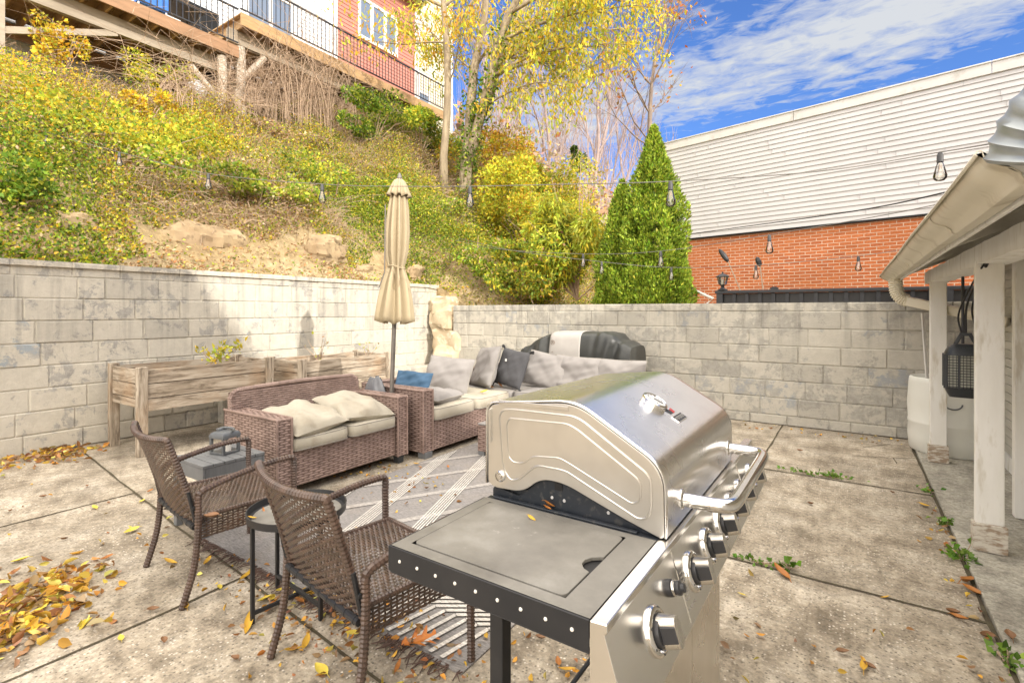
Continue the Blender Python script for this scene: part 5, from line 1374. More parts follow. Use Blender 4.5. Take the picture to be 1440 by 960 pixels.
# ------------------------------------------------------------------ covered grill by the wall
cg = thing('covered_grill', 'barbecue under a black vinyl cover with a grey middle panel', 'covered grill', (-3.1, 6.42, 0)); go = V(cg.location)
top = [(-3.93, .86), (-3.9, .90), (-3.66, 1.02), (-3.55, 1.075), (-3.45, 1.10), (-3.25, 1.112), (-2.95, 1.115), (-2.7, 1.115), (-2.60, 1.105), (-2.52, 1.07), (-2.38, .985), (-2.28, .93), (-2.25, .895)]
def topz(x_): return float(np.interp(x_ + .04, [a for a, b in top], [b for a, b in top]))
def cover_pt(a, s, out=0):
    """a across 0..1; s along the drape: front hem -1 .. front edge -.35 .. rear edge .35 .. rear hem 1"""
    x_ = -3.99 + 1.66 * a; zt_ = topz(x_); yc = 6.42; hd = .27
    if abs(s) <= .35:
        y_ = yc + s / .35 * hd * .93; z_ = zt_ - .03 * (abs(s) / .35) ** 4; nrm_ = V((0, 0, 1))
    else:
        t_ = (abs(s) - .35) / .65; sg = math.copysign(1, s)
        y_ = yc + sg * (hd * .93 + .05 * min(1, t_ * 5) ** .5 + .03 * t_); z_ = zt_ - .03 - (zt_ - .08) * t_; nrm_ = V((0, sg, 0))
    side_ = abs(a - .5) * 2
    am = .020 * sst(.30, .5, side_) * (1 if abs(s) > .3 else .5)
    f = math.sin(x_ * 17 + 2.5 * z_ + (a - .5) * 20 * (1.1 - z_)) + .6 * math.sin(x_ * 37 - 9 * z_)
    f2 = float(fbm(x_ * 2, y_ * 2, z_ * 2, 2, 3))
    return V((x_, y_, z_)) + nrm_ * (am * f + .014 * f2 * sst(.2, .5, side_) + out)
mb = MB(); mb.grid([[cover_pt(i / 90, -1 + 2 * j_ / 60) for j_ in range(61)] for i in range(91)])
for a in (0, 1):
    e_ = [cover_pt(a, -1 + 2 * j_ / 60) for j_ in range(61)]; mb.add(e_, [tuple(range(61))])
mb.build('cover', MT['cover'], cg, off=go, smooth=True, angle=60)
a0, a1 = (-3.50 + 3.99) / 1.66, (-3.02 + 3.99) / 1.66
mb = MB(); mb.grid([[cover_pt(a0 + (a1 - a0) * i / 20, -.99 + 1.7 * j_ / 60, .006) for j_ in range(61)] for i in range(21)]); pn = mb.build('grey_panel', MT['cover_grey'], cg, off=go, smooth=True, angle=0, solid=.003)
q = cover_pt(a0 + .035, -.42, .012); mb = MB()
mb.tube([q + V((.030 * math.cos(2 * PI * k / 24), 0, .030 * math.sin(2 * PI * k / 24))) for k in range(24)], .004, 5, closed=True); mb.bar(q + V((-.012, 0, -.016)), q + V((.0, 0, .018)), .006, .004); mb.bar(q + V((.0, 0, .018)), q + V((.012, 0, -.016)), .006, .004)
for k in range(9):
    q2 = cover_pt(a0 + .035, -.50 - .045 * k, .011); mb.box(q2.x - .013, q2.x + .013, q2.y - .001, q2.y + .001, q2.z - .008, q2.z - .002); mb.box(q2.x + (-.013 if k % 2 else .008), q2.x + (-.008 if k % 2 else .013), q2.y - .001, q2.y + .001, q2.z - .001, q2.z + .008)
mb.build('emblem', MT['cover_print'], pn, off=go)

# ------------------------------------------------------------------ raised planters
def planter(label, x0, x1, y0, y1, zt_, zb):
    off = V(((x0 + x1) / 2, (y0 + y1) / 2, 0)); r = thing('raised_planter', label, 'planter', off, group='cedar planters along the cream wall')
    for (a, b) in ((x1, y0), (x1, y1), (x0, y0), (x0, y1)):
        ax_ = a - .07 if a == x1 else a; by_ = b if b == y0 else b - .085
        mb = MB(); mb.box(ax_, ax_ + .07, by_, by_ + .085, 0, zt_ + .012); mb.build('post', MT['planter_z'], r, off=off, bevel=.004)
    hb_ = (zt_ - .01 - zb) / 2.6
    for (nm, xx) in (('front_board', x1 - .045), ('rear_board', x0 + .025)):
        mb = MB(); z = zb
        for hh in (.6, 1, 1): mb.box(xx, xx + .022, y0 + .087, y1 - .087, z + .004, z + hb_ * hh - .004); z += hb_ * hh
        mb.build(nm, MT['planter_y'], r, off=off, bevel=.002)
    for yy in (y0 + .02, y1 - .045):
        mb = MB(); z = zb
        for hh in (.6, 1, 1): mb.box(x0 + .072, x1 - .072, yy, yy + .022, z + .004, z + hb_ * hh - .004); z += hb_ * hh
        mb.build('end_board', MT['planter_x'], r, off=off, bevel=.002)
    mb = MB(); mb.box(x1 - .022, x1 - .002, y0 + .086, y1 - .086, zb - .03, zb + .055); mb.build('bottom_rail', MT['planter_y'], r, off=off, bevel=.002)
    mb = MB(); mb.box(x0 + .05, x1 - .05, y0 + .045, y1 - .045, zb, zt_ - .14); mb.build('soil', MT['soil'], r, off=off)
    return off
p1 = planter('weathered cedar raised planter at the left on tall legs holding a yellow sprig', -6.40, -5.64, 2.0, 3.36, .845, .46)
p2 = planter('weathered cedar raised planter behind the umbrella pole', -6.25, -5.50, 3.62, 5.06, .80, .40)
def sprig(name, label, base, h, n, leaf_n, cols, seed, L=.05):
    rr = random.Random(seed); r = thing(name, label, 'plant', base); mb = MB(); pts_ = []
    for i in range(n):
        e_ = V((rr.gauss(0, .09), rr.gauss(0, .09), h * rr.uniform(.7, 1))); P = bez((0, 0, -.03), (0, 0, h * .4), e_ * .8, e_, 6); mb.tube(P, [.006, .0055, .005, .0045, .004, .003, .002], 5)
        pts_ += P[2:]
    mb.build('stem', MT['twig'], r)
    if leaf_n:
        LP = np.array([rr.choice(pts_) + V((rr.gauss(0, .03), rr.gauss(0, .03), rr.gauss(0, .03))) for _ in range(leaf_n)])
        leaves('leaves', LP, L, .5, pick(cols, [1] * len(cols), leaf_n), MT['green_flower'], np.tile([0, 0, .7], (leaf_n, 1)), .8, r)
sprig('yellow_sprig', 'bright yellow green sprig growing in the left planter', V((-5.85, 2.78, .71)), .36, 4, 120, [YELLOW, YGREEN], 3, .06)
sprig('bare_sprig', 'nearly bare forked sprig at the left end of the second planter', V((-5.7, 4.02, .66)), .40, 4, 16, [YGREEN, TAN], 5)
sprig('bare_sprig', 'small bare sprig at the right end of the second planter', V((-5.85, 4.9, .66)), .30, 4, 14, [YGREEN, TAN], 8)

# ------------------------------------------------------------------ barrel
bl = thing('plastic_barrel', 'white plastic barrel against the back wall behind the far shed post', 'barrel', (.80, 6.50, .026)); bl.scale = (1.06, 1.06, 1.02)
mb = MB(); mb.lathe([(0, 0), (.29, 0), (.305, .02), (.315, .15), (.31, .26), (.314, .27), (.314, .29), (.31, .30), (.318, .45), (.305, .66), (.30, .70), (.285, .71), (.28, .69), (.25, .60), (0, .58)], n=48); mb.build('drum', MT['barrel'], bl, smooth=True, angle=50)
mb = MB(); mb.tube([(-.02 + .05 * math.cos(a) * 1.2, -.322 - .004, .50 + .05 * math.sin(a)) for a in [PI + PI * k / 12 for k in range(13)]], .006, 6); mb.build('handle', MT['lantern_grey'], bl, smooth=True)
mb = MB(); mb.tube([(.10 + .06 * math.cos(a), -.30, .20 + .03 * math.sin(a)) for a in [2 * PI * k / 16 for k in range(16)]], .004, 5, closed=True); mb.build('moulded_grip', MT['barrel'], bl)

# ------------------------------------------------------------------ bug zapper
zb = at_d(1358, 523, 3.15); zp = thing('bug_zapper', 'black hanging bug zapper between the two shed posts', 'bug zapper', zb, R(-4))
def rr_box(mb, w_, d_, z0, z1, r0=1.0, r1=1.0):
    P = []
    for t_, z_ in ((r0, z0), ((r0 + r1) / 2 + .03, (z0 + z1) / 2), (r1, z1)):
        P.append([(math.copysign(abs(math.cos(a)) ** .45, math.cos(a)) * w_ / 2 * t_, math.copysign(abs(math.sin(a)) ** .45, math.sin(a)) * d_ / 2 * t_, z_) for a in [2 * PI * k / 40 for k in range(40)]])
    mb.grid(P, wv=True); mb.add(P[0], [tuple(range(40))]); mb.add(P[-1], [tuple(range(40))])
mb = MB(); rr_box(mb, .20, .15, .105, .155, 1.05, .85); rr_box(mb, .16, .12, .155, .175, 1, .7); mb.build('hood', MT['zap'], zp, smooth=True, angle=40)
mb = MB(); rr_box(mb, .20, .15, -.155, -.095, .8, 1.05); mb.build('tray', MT['zap'], zp, smooth=True, angle=40)
mb = MB()
for a in (PI / 4, 3 * PI / 4, 5 * PI / 4, 7 * PI / 4): mb.bar((.098 * math.copysign(1, math.cos(a)), .068 * math.copysign(1, math.sin(a)), -.10), (.098 * math.copysign(1, math.cos(a)), .068 * math.copysign(1, math.sin(a)), .11), .022, .022)
mb.bar((-.035, -.075, -.1), (-.035, -.075, .11), .012, .012); mb.bar((.045, -.075, -.1), (.045, -.075, .11), .012, .012)
mb.build('cage_bar', MT['zap'], zp, bevel=.003)
mb = MB()
for k in range(12):
    z_ = -.088 + k * .0165
    mb.bar((-.098, -.077, z_), (.098, -.077, z_), .004, .004); mb.bar((-.1, -.07, z_), (-.1, .07, z_), .004, .004)
for k in range(13): mb.bar((-.096 + k * .016, -.075, -.095), (-.096 + k * .016, -.075, .105), .003, .003)
mb.build('grille', MT['zap'], zp)
mb = MB(); mb.tube([(0, .01, -.095), (0, .01, .105)], .035, 16); mb.build('light_tube', MT['zap_grid'], zp, smooth=True)
mb = MB(); mb.box(-.085, .085, -.062, -.054, -.093, .103)
for k in range(11): mb.box(-.03, .04, -.070, -.063, -.088 + k * .0175, -.080 + k * .0175)
mb.build('collector_plate', MT['zap_grid'], zp)
mb = MB(); mb.bar((-.05, 0, .17), (-.02, 0, .235), .022, .02); mb.bar((.05, 0, .17), (.02, 0, .235), .022, .02); mb.bar((-.03, 0, .235), (.03, 0, .235), .02, .02); mb.build('hanger', MT['zap'], zp, bevel=.003)
tp_ = V((.64, 3.98 - .12, 1.68)); mb = MB(); hz = zb + V((0, 0, .235))
mb.tube(arc([hz, hz + V((.01, 0, .2)), V((tp_.x, tp_.y, tp_.z))], 8), .006, 6)
mb.tube(arc([hz + V((-.02, 0, 0)), hz + V((-.03, -.01, .15)), V((tp_.x - .01, tp_.y, tp_.z)), hz + V((.03, 0, .16)), zb + V((.07, -.03, .17)), zb + V((.10, -.03, 0)), zb + V((.11, -.02, -.2)), V((zb.x + .12, zb.y, .55)), V((zb.x + .12, zb.y - .02, .30))], 8), .005, 6)
mb.box(zb.x + .105, zb.x + .135, zb.y - .035, zb.y - .005, .26, .31)
tag(mb.build('power_cord', MT['cord'], off=(tp_.x, tp_.y, tp_.z)), 'black power cord looped from the shed beam down past the bug zapper', 'cord')
mb = MB(); a = V((.70, 5.1, 1.66)); mb.tube([a, a - V((0, 0, .5)), a - V((.01, 0, .85))], .010, 7); tag(mb.build('hanging_rod', MT['iron'], off=a), 'thin dark rod hanging from the shed beam beside the zapper cords', 'rod')

# ------------------------------------------------------------------ string lights
def string(label, pts, bulbs, size=1.0):
    a = V(pts[0]); r = thing('string_light', label, 'string light', a)
    mb = MB(); P = arc(pts, 14); mb.tube(P, .0032, 5); mb.build('cord', MT['light_cord'], r, off=a)
    for b in bulbs:
        b = V(b); nb_ = min(P, key=lambda q: (q - b).length)
        g = MB(); g.lathe([(.0105, .0), (.015, -.012), (.026, -.055), (.031, -.078), (.029, -.092), (.018, -.103), (0, -.106)], c=nb_ - V((0, 0, .052)), n=20); bo_ = g.build('bulb', MT['bulb_glass'], r, off=a, smooth=True, angle=0)
        g = MB(); g.tube([nb_, nb_ - V((0, 0, .015)), nb_ - V((0, 0, .055))], [.008, .0145, .0155], 12); g.build('socket', MT['edison_socket'], bo_, off=a, smooth=True)
        g = MB(); c0 = nb_ - V((0, 0, .075))
        for k in range(3):
            a_ = 2 * PI * k / 3; g.tube([c0 + V((.004 * math.cos(a_), .004 * math.sin(a_), .012)), c0 + V((.010 * math.cos(a_), .010 * math.sin(a_), -.03)), c0 + V((.004 * math.cos(a_ + 1), .004 * math.sin(a_ + 1), .0))], .0018, 4)
        g.build('filament', MT['hang_wood'], bo_, off=a)
L1 = [(1412, 199, 1.75), (1322, 214, 2.75), (1150, 241, 2.95), (943, 255, 3.15), (800, 259, 3.45), (661, 262, 3.8), (560, 262, 4.0), (453, 259, 4.25), (293, 244, 4.9), (168, 214, 5.6), (65, 186, 6.3), (0, 165, 6.8), (-80, 140, 7.4)]
P1 = [at_d(*q) for q in L1]
string('long string of clear bulbs from the shed gutter across the patio to the bank', P1, [P1[i] for i in (1, 3, 5, 7, 8, 9, 10)])
L2 = [(1362, 278, 3.0), (1240, 303, 3.5), (1082, 330, 4.2), (929, 353, 5.0), (820, 357, 6.2), (700, 350, 7.6), (640, 338, 9.2)]
P2 = [at_d(*q) for q in L2]
string('second string of bulbs sagging across the bricks and the evergreens', P2, [P2[2], P2[3], P2[4]])
L3 = [(1310, 344, 5.0), (1207, 360, 5.3), (1063, 373, 5.8), (944, 376, 6.2), (846, 368, 6.6), (720, 352, 7.5), (645, 335, 9.3)]
P3 = [at_d(*q) for q in L3]
string('faint third string of small bulbs low across the brick wall', P3, [P3[1], P3[2], P3[3], P3[4]])
w_ = [at_d(*q) for q in ((1368, 262, 3.3), (1200, 297, 5), (1000, 325, 8), (940, 333, 9.5))]
mb = MB(); mb.tube(arc(w_, 8), .006, 5); tag(mb.build('wire', MT['cord'], off=w_[0]), 'bare wire running along the bottom of the siding to the shed', 'wire')

# ------------------------------------------------------------------ rug
def rug_mat():
    t = NT('woven_rug'); t.bsdf(.95, 0, .1)
    v = t.coord(); a = t.attr()
    c = t.mix(1.0, a, t.ramp(t.noise(t.coord((30, 160, 30)), 1.0, 4, .7), [(.3, .55), (.7, 1.3)]), 'MULTIPLY')
    c = t.mix(t.ramp(t.noise(v, 2.0, 7, .7), [(.5, 0), (.75, .35)]), c, (.33, .27, .20)); t.base(c)
    t.nrm(t.bump(t.noise(t.coord((60, 260, 60)), 1.0, 3), .5, .004)); return t.m
RX0, RX1, RY0, RY1 = -3.30, -1.245, 1.50, 4.78
def clip(poly, x0, x1, y0, y1):
    def cut(P, f, inter):
        o = []
        for i in range(len(P)):
            a, b = P[i - 1], P[i]; fa, fb = f(a), f(b)
            if fb >= 0:
                if fa < 0: o.append(inter(a, b, fa, fb))
                o.append(b)
            elif fa >= 0: o.append(inter(a, b, fa, fb))
        return o
    it = lambda a, b, fa, fb: (a[0] + (b[0] - a[0]) * fa / (fa - fb), a[1] + (b[1] - a[1]) * fa / (fa - fb))
    for f in (lambda p: p[0] - x0, lambda p: x1 - p[0], lambda p: p[1] - y0, lambda p: y1 - p[1]):
        if len(poly) < 3: return []
        poly = cut(poly, f, it)
    return poly
mb = MB(); G_ = (.27, .255, .245)
mb.grid([[(RX0 + (RX1 - RX0) * i / 20, RY0 + (RY1 - RY0) * k / 30, .007 + .002 * float(fbm(i * .4, k * .4, 0, 1, 2))) for k in range(31)] for i in range(21)], col=G_)
mb.add([(RX0, RY0, 0), (RX1, RY0, 0), (RX1, RY0, .007), (RX0, RY0, .007), (RX1, RY1, 0), (RX1, RY1, .007)], [(0, 1, 2, 3), (1, 4, 5, 2)], G_)
def strip(p, d, L, w, z, col, ylo=1.93, yhi=RY1 - .03):
    """zig-zag strip from p along d; clipped to the rug"""
    d = V((*d, 0)).normalized(); s = V((-d.y, d.x, 0)) * w / 2; p = V((*p, 0)); q = p + d * L
    pl = clip([(p - s)[:2], (q - s)[:2], (q + s)[:2], (p + s)[:2]], RX0 + .03, RX1 - .03, ylo, yhi)
    if len(pl) > 2: mb.add([(a, b, z) for a, b in pl], [tuple(range(len(pl)))], col)
WH = (.66, .63, .58); PALE = (.40, .375, .35)
dA = V((-.36, .93, 0)).normalized(); dB = V((.50, .86, 0)).normalized()
for k in range(-6, 9):          # pale solid bands
    p = V((-2.96 - .46 * k, 2.333, 0)) - dB * 4; strip(p[:2], dB[:2], 9, .058, .0105, PALE)
for k in range(-5, 8):          # bundles of thin white lines
    for m_ in range(-2, 4):
        p = V((-2.76 + .44 * k + m_ * .0205, 2.39, 0)) - dA * 4; strip(p[:2], dA[:2], 9, .0095, .0125, WH)
for m_ in range(8):             # stepped white lines near the front corner
    a = V((-1.80 + m_ * .062, 1.52, 0)); b = a + V((.05, .25, 0)); c_ = b + V((.26, .17, 0)); e_ = c_ + V((.05, .30, 0))
    for s_, t_ in ((a, b), (b, c_), (c_, e_)):
        d = t_ - s_; strip(s_[:2], d[:2], d.length, .021, .0145, WH, RY0 + .02, 2.3)
rg = mb.build('rug', rug_mat(), off=((RX0 + RX1) / 2, (RY0 + RY1) / 2, 0), fix=False)
tag(rg, 'grey flat woven rug with white trellis lines in front of the sofas', 'rug')
fr_ = MB(); rr = random.Random(8)
for i in range(230):
    x_ = rr.uniform(RX0, RX1 - .0); y_ = RY0 + .01; L = rr.uniform(.03, .11); fr_.tube([(x_, y_, .008), (x_ + rr.gauss(0, .012), y_ - L * .5, .012), (x_ + rr.gauss(0, .025), y_ - L, .004)], [.003, .003, .0015], 4, caps=False)
fr_.build('fringe', MT['sofa_dark'], rg, off=((RX0 + RX1) / 2, (RY0 + RY1) / 2, 0), fix=False)

# ------------------------------------------------------------------ fallen leaves
def leaf_shape(L, W, curl, lobes=False):
    mb = MB(); n = 7; rows = []
    for i in range(n + 1):
        t_ = i / n; w_ = W * math.sin(PI * min(1, t_ * .93 + .03)) ** .8 * (1 - .35 * t_)
        if lobes: w_ *= (.45 + .75 * abs(math.sin(t_ * PI * 3.2)))
        z_ = curl * (t_ - .5) ** 2 * 4 * L * .12
        rows.append([(t_ * L - L / 2, -w_ / 2, z_ + .35 * w_ * abs(curl)), (t_ * L - L / 2, 0, z_), (t_ * L - L / 2, w_ / 2, z_ + .30 * w_ * abs(curl))])
    mb.grid(rows); mb.tube([(-L / 2, 0, curl * L * .12), (-L * .72, .01 * L, .004)], .0016, 4); return mb
LM = {k: mat('leaf_' + k, c1, c2_, 14, .55, bump=.2, bscale=40) for k, c1, c2_ in (('gold', (.60, .37, .035), (.52, .27, .03)), ('yellow', (.68, .55, .09), (.60, .44, .05)), ('rust', (.42, .17, .035), (.33, .12, .03)), ('brown', (.25, .13, .06), (.19, .095, .045)))}
PR = []
for i, (k, L, W, cu) in enumerate((('gold', .125, .045, 1.1), ('yellow', .11, .06, .8), ('rust', .10, .045, 1.3), ('brown', .08, .05, 1.6))):
    o = leaf_shape(L, W, cu).build('fallen_leaf', LM[k], smooth=True, angle=0, fix=False); PR.append(o)
rr = random.Random(21); used = [False] * 4
names = {0: 'slender gold leaf fallen flat on the patio', 1: 'broad pale yellow leaf fallen on the patio', 2: 'curled rust orange leaf fallen on the patio', 3: 'small dry brown leaf fallen on the patio'}
def drop(i, p, rz=None, s=1.0, label=None, z=None, tilt=.15):
    o = PR[i] if not used[i] else PR[i].copy()
    if used[i]: COL.objects.link(o)
    used[i] = True
    o.location = (p[0], p[1], (z if z is not None else .006)); o.rotation_euler = (rr.gauss(0, tilt), rr.gauss(0, tilt), rz if rz is not None else rr.uniform(0, 6.3)); o.scale = (s, s, s)
    tag(o, label or names[i], 'leaf', None if label else 'leaves scattered over the patio')
for (u, v, i, s) in ((28, 790, 1, 1.0), (185, 748, 1, 1.1), (133, 715, 1, .8), (200, 706, 1, .7), (150, 787, 2, .9), (240, 793, 0, 1), (292, 792, 0, 1), (347, 812, 0, 1.1), (309, 828, 1, .6), (211, 692, 2, .7), (122, 685, 2, .8), (452, 945, 1, 1.0), (430, 908, 0, 1.0), (412, 917, 0, .8), (372, 845, 1, .9), (398, 832, 1, .9), (380, 858, 2, 1), (350, 880, 0, 1.2),
                     (262, 855, 0, .8), (470, 882, 0, 1.1), (487, 872, 2, .8), (420, 848, 2, 1.0), (437, 838, 0, .9), (496, 893, 1, .7), (785, 935, 2, .8), (797, 945, 0, .7), (760, 900, 3, .7), (1098, 808, 2, 1.5), (1140, 710, 3, .8), (1125, 635, 3, .9), (1300, 712, 0, .8), (1215, 940, 0, .9), (1185, 920, 3, .8), (1222, 940, 3, .7),
                     (1420, 905, 3, 1.1), (1360, 820, 2, 1.6), (1370, 835, 2, 1.3), (1043, 838, 1, .45), (1245, 842, 0, .4), (1330, 768, 2, .8), (1350, 872, 2, 1), (1388, 898, 3, 1), (1340, 864, 3, .9), (1255, 694, 3, .6), (445, 660, 0, .9), (470, 672, 0, .6), (520, 658, 2, .7), (410, 690, 0, .7), (540, 660, 3, .8), (630, 660, 2, .8), (585, 655, 0, .6), (600, 690, 3, .7),
                     (510, 705, 3, .5), (600, 745, 3, .4), (640, 700, 3, .6), (170, 900, 1, .6), (215, 860, 3, .8), (60, 700, 3, .7), (15, 720, 3, .6), (90, 760, 3, .7), (230, 905, 3, .8), (330, 930, 3, .8), (560, 940, 2, .7)):
    p = gnd(u, v); onrug = RX0 < p.x < RX1 and RY0 < p.y < RY1
    drop(i, p, None, s * .78, z=.020 if onrug else (.030 if p.x > .53 else .009))
for (u, v, z_, i, s, lb) in ((769, 714, .906, 2, .22, 'small rust leaf lying on the grill side shelf near its back edge'), (748, 728, .904, 0, .2, 'tiny pale leaf on the back rim of the grill side shelf'), (772, 710, .912, 2, .32, 'curled rust leaf caught against the grill housing'), (355, 728, .44, 0, .35, 'tiny leaf stuck on the left of the round tray'), (370, 717, .44, 2, .3, 'tiny rust leaf near the middle of the round tray'),
                             (297, 727, .43, 3, .8, 'curled brown leaf on the seat of the left armchair'), (325, 636, .452, 2, .5, 'rust leaf on the corner of the slatted table'), (690, 545, .48, 3, 1, 'brown leaf on the seat by the charcoal pillow'), (680, 551, .48, 0, .9, 'gold leaf on the pale sofa seat'), (702, 541, .49, 2, 1, 'rust leaf at the foot of the charcoal pillow')):
    drop(i, gnd(u, v, z_), None, s, lb, z_, .4)
# big orange oak leaf by the rug corner
mb = MB(); op = gnd(590, 903); L = .20
out_ = []
for sgn in (1, -1):
    pts_ = []
    for i in range(41):
        t_ = i / 40; w_ = .055 * math.sin(PI * (t_ * .92 + .04)) ** .7 * (.38 + .75 * max(0, math.sin(t_ * PI * 7.2 + .4)) ** .8 * (1.1 - .2 * t_)); pts_.append((t_, sgn * w_ * 1.5))
    out_.append(pts_)
for pts_ in out_:
    vs = []
    for (t_, w_) in pts_: vs += [(t_ * L - L / 2, 0, .02 + .02 * (t_ - .5) ** 2), (t_ * L - L / 2 + abs(w_) * .5, w_, .035 + .25 * abs(w_) - .02 * t_)]
    mb.add(vs, [(2 * i, 2 * i + 1, 2 * i + 3, 2 * i + 2) for i in range(40)])
mb.tube([(-L / 2, 0, .022), (-L * .75, .02, .008)], .002, 5)
ol = mb.build('oak_leaf', mat('oak_leaf', (.62, .21, .03), (.50, .15, .025), 12, .5), fix=False); ol.location = (op.x, op.y, .0); ol.rotation_euler = (0, 0, R(60)); ol.scale = (.78, .78, .5)
tag(ol, 'big orange lobed oak leaf at the front edge of the rug', 'leaf')
# litter nobody could count
def litter(name, label, pts, n, z0, L, W, cols, wts, seed):
    r2 = np.random.default_rng(seed); c_ = []
    for (u, v, sx, sy, wt) in pts:
        p = gnd(u, v); m_ = int(n * wt); q = np.stack([p.x + r2.normal(0, sx, m_), p.y + r2.normal(0, sy, m_), np.abs(r2.normal(0, z0, m_)) + .010], 1); c_.append(q)
    P = np.concatenate(c_); P = P[(P[:, 0] < .5) & (P[:, 0] > -6.62)]
    ax_ = np.stack([r2.normal(size=len(P)), r2.normal(size=len(P)), r2.normal(0, .25, len(P))], 1)
    tag(leaves(name, P, L, W, pick(cols, wts, len(P), .2), MT['dry_leaf'], ax_, .05, curl=.35, fold=True), label, 'leaf litter', kind='stuff')
LC = [(.62, .40, .06), (.52, .28, .05), (.68, .55, .14), (.33, .16, .06), (.34, .22, .12)]
litter('leaf_pile', 'drift of gold and orange leaves on the patio at the lower left', [(50, 850, .22, .10, .5), (95, 815, .14, .07, .2), (20, 880, .16, .08, .3)], 340, .008, .066, .45, LC, [3, 2.2, 1.7, 2.0, 1.6], 4)
litter('leaf_drift', 'drift of brown leaves along the foot of the cream wall', [(30, 645, .25, .28, .6), (75, 641, .16, .14, .4)], 420, .02, .06, .5, LC, [1, 1.6, .4, 2.2, 2.2], 5)
litter('leaf_crumbs', 'crumbled leaf bits over the patio, under the chairs and beside the rug', [(430, 850, .35, .12, .2), (500, 930, .4, .1, .15), (780, 920, .35, .25, .12), (1180, 930, .4, .2, .06), (520, 665, .5, .2, .16), (1345, 800, .06, .6, .08), (200, 760, 1.3, .5, .12), (1290, 625, .5, .12, .05), (1050, 600, .6, .1, .05), (610, 930, .5, .12, .1)], 620, .006, .035, .5, LC, [1.5, 2, .8, 2, 2.5], 6)
# weeds in the joints
def weed(label, u, v, n, h, seed, sx=.05, sy=.05, L=.05):
    p = gnd(u, v); r2 = np.random.default_rng(seed); q = np.stack([r2.normal(0, sx, n), r2.normal(0, sy, n), np.abs(r2.normal(0, h, n)) + .008], 1)
    r = thing('weed', label, 'weed', (p.x, p.y, .0)); mb = MB()
    for k in range(10): e_ = q[k % n]; mb.tube([(e_[0] * .2, e_[1] * .2, .004), tuple(e_)], .0022, 4)
    mb.build('stem', MT['green_flower'] if False else MT['twig'], r)
    leaves('leaves', q, L, .8, pick([(.13, .26, .04), (.20, .32, .06), (.07, .15, .02)], [3, 2, 1], n), MT['green_flower'], np.stack([q[:, 0] * 8, q[:, 1] * 8, np.full(n, .25)], 1), .5, r)
weed('leafy green weed growing by the far side of the near shed post', 1330, 738, 40, .022, 1, .026, .05, .034)
weed('largest bright green weed in the joint beside the near shed post', 1352, 788, 52, .03, 2, .03, .045, .04)
weed('small weed sprig in the joint at the far corner of the slab', 1306, 692, 20, .016, 3, .022, .035, .032)
weed('weed at the bottom right corner of the patio joint', 1418, 936, 32, .02, 4, .016, .045, .034)
weed('grassy weed strip in the joint right of the grill handle', 1150, 669, 70, .012, 5, .14, .012, .03); weed('tuft in the crack right of the weed strip', 1172, 672, 30, .016, 8, .03, .015, .035)
weed('moss and weed strip in the joint beside the grill knobs', 1058, 790, 60, .010, 6, .09, .012, .025); weed('small leafy seedling at the right end of the weed strip by the grill', 1110, 800, 14, .028, 7, .04, .012, .04)
# ================================================================== the gas grill in the foreground
gr = thing('gas_grill', 'large stainless steel gas grill with a closed lid and black side shelf in the foreground', 'grill', (-.58, 1.45, 0)); gf = V(gr.location)
YL0, YL1 = 1.10, 1.82
def fillet(pts, r, n=5, closed=False):
    o = []; N = len(pts); rr_ = r if isinstance(r, (list, tuple)) else [r] * N
    for i in range(N):
        if not closed and i in (0, N - 1): o.append(tuple(pts[i])); continue
        p = V((*pts[i], 0)); a = V((*pts[i - 1], 0)); b = V((*pts[(i + 1) % N], 0)); k = rr_[i]
        k = min(k, (a - p).length * .45, (b - p).length * .45)
        q0 = p + (a - p).normalized() * k; q1 = p + (b - p).normalized() * k
        for j_ in range(n + 1):
            t_ = j_ / n; q = q0 * (1 - t_) ** 2 + p * 2 * t_ * (1 - t_) + q1 * t_ * t_; o.append((q.x, q.y))
    return o
def q4(x_, y_):           # points measured on the near end of the lid
    p = at_y(660 + x_ / 3.2, 500 + y_ / 3.2, YL0); return (p.x, p.z)
# lid skin
prof_ = fillet([(-.822, .935), (-.822, 1.152), (-.556, 1.182), (-.338, 1.056), (-.336, .905)], [0, .03, .05, .05, 0], 8)
mb = MB(); mb.grid([[(a, y_, b) for a, b in prof_] for y_ in (YL0 - .004, YL0 + .012, YL0 + .2, YL0 + .4, YL0 + .6, YL1 - .012, YL1 + .004)])
lid = mb.build('lid', MT['steel_lid'], gr, off=gf, smooth=True, angle=50, solid=.004)
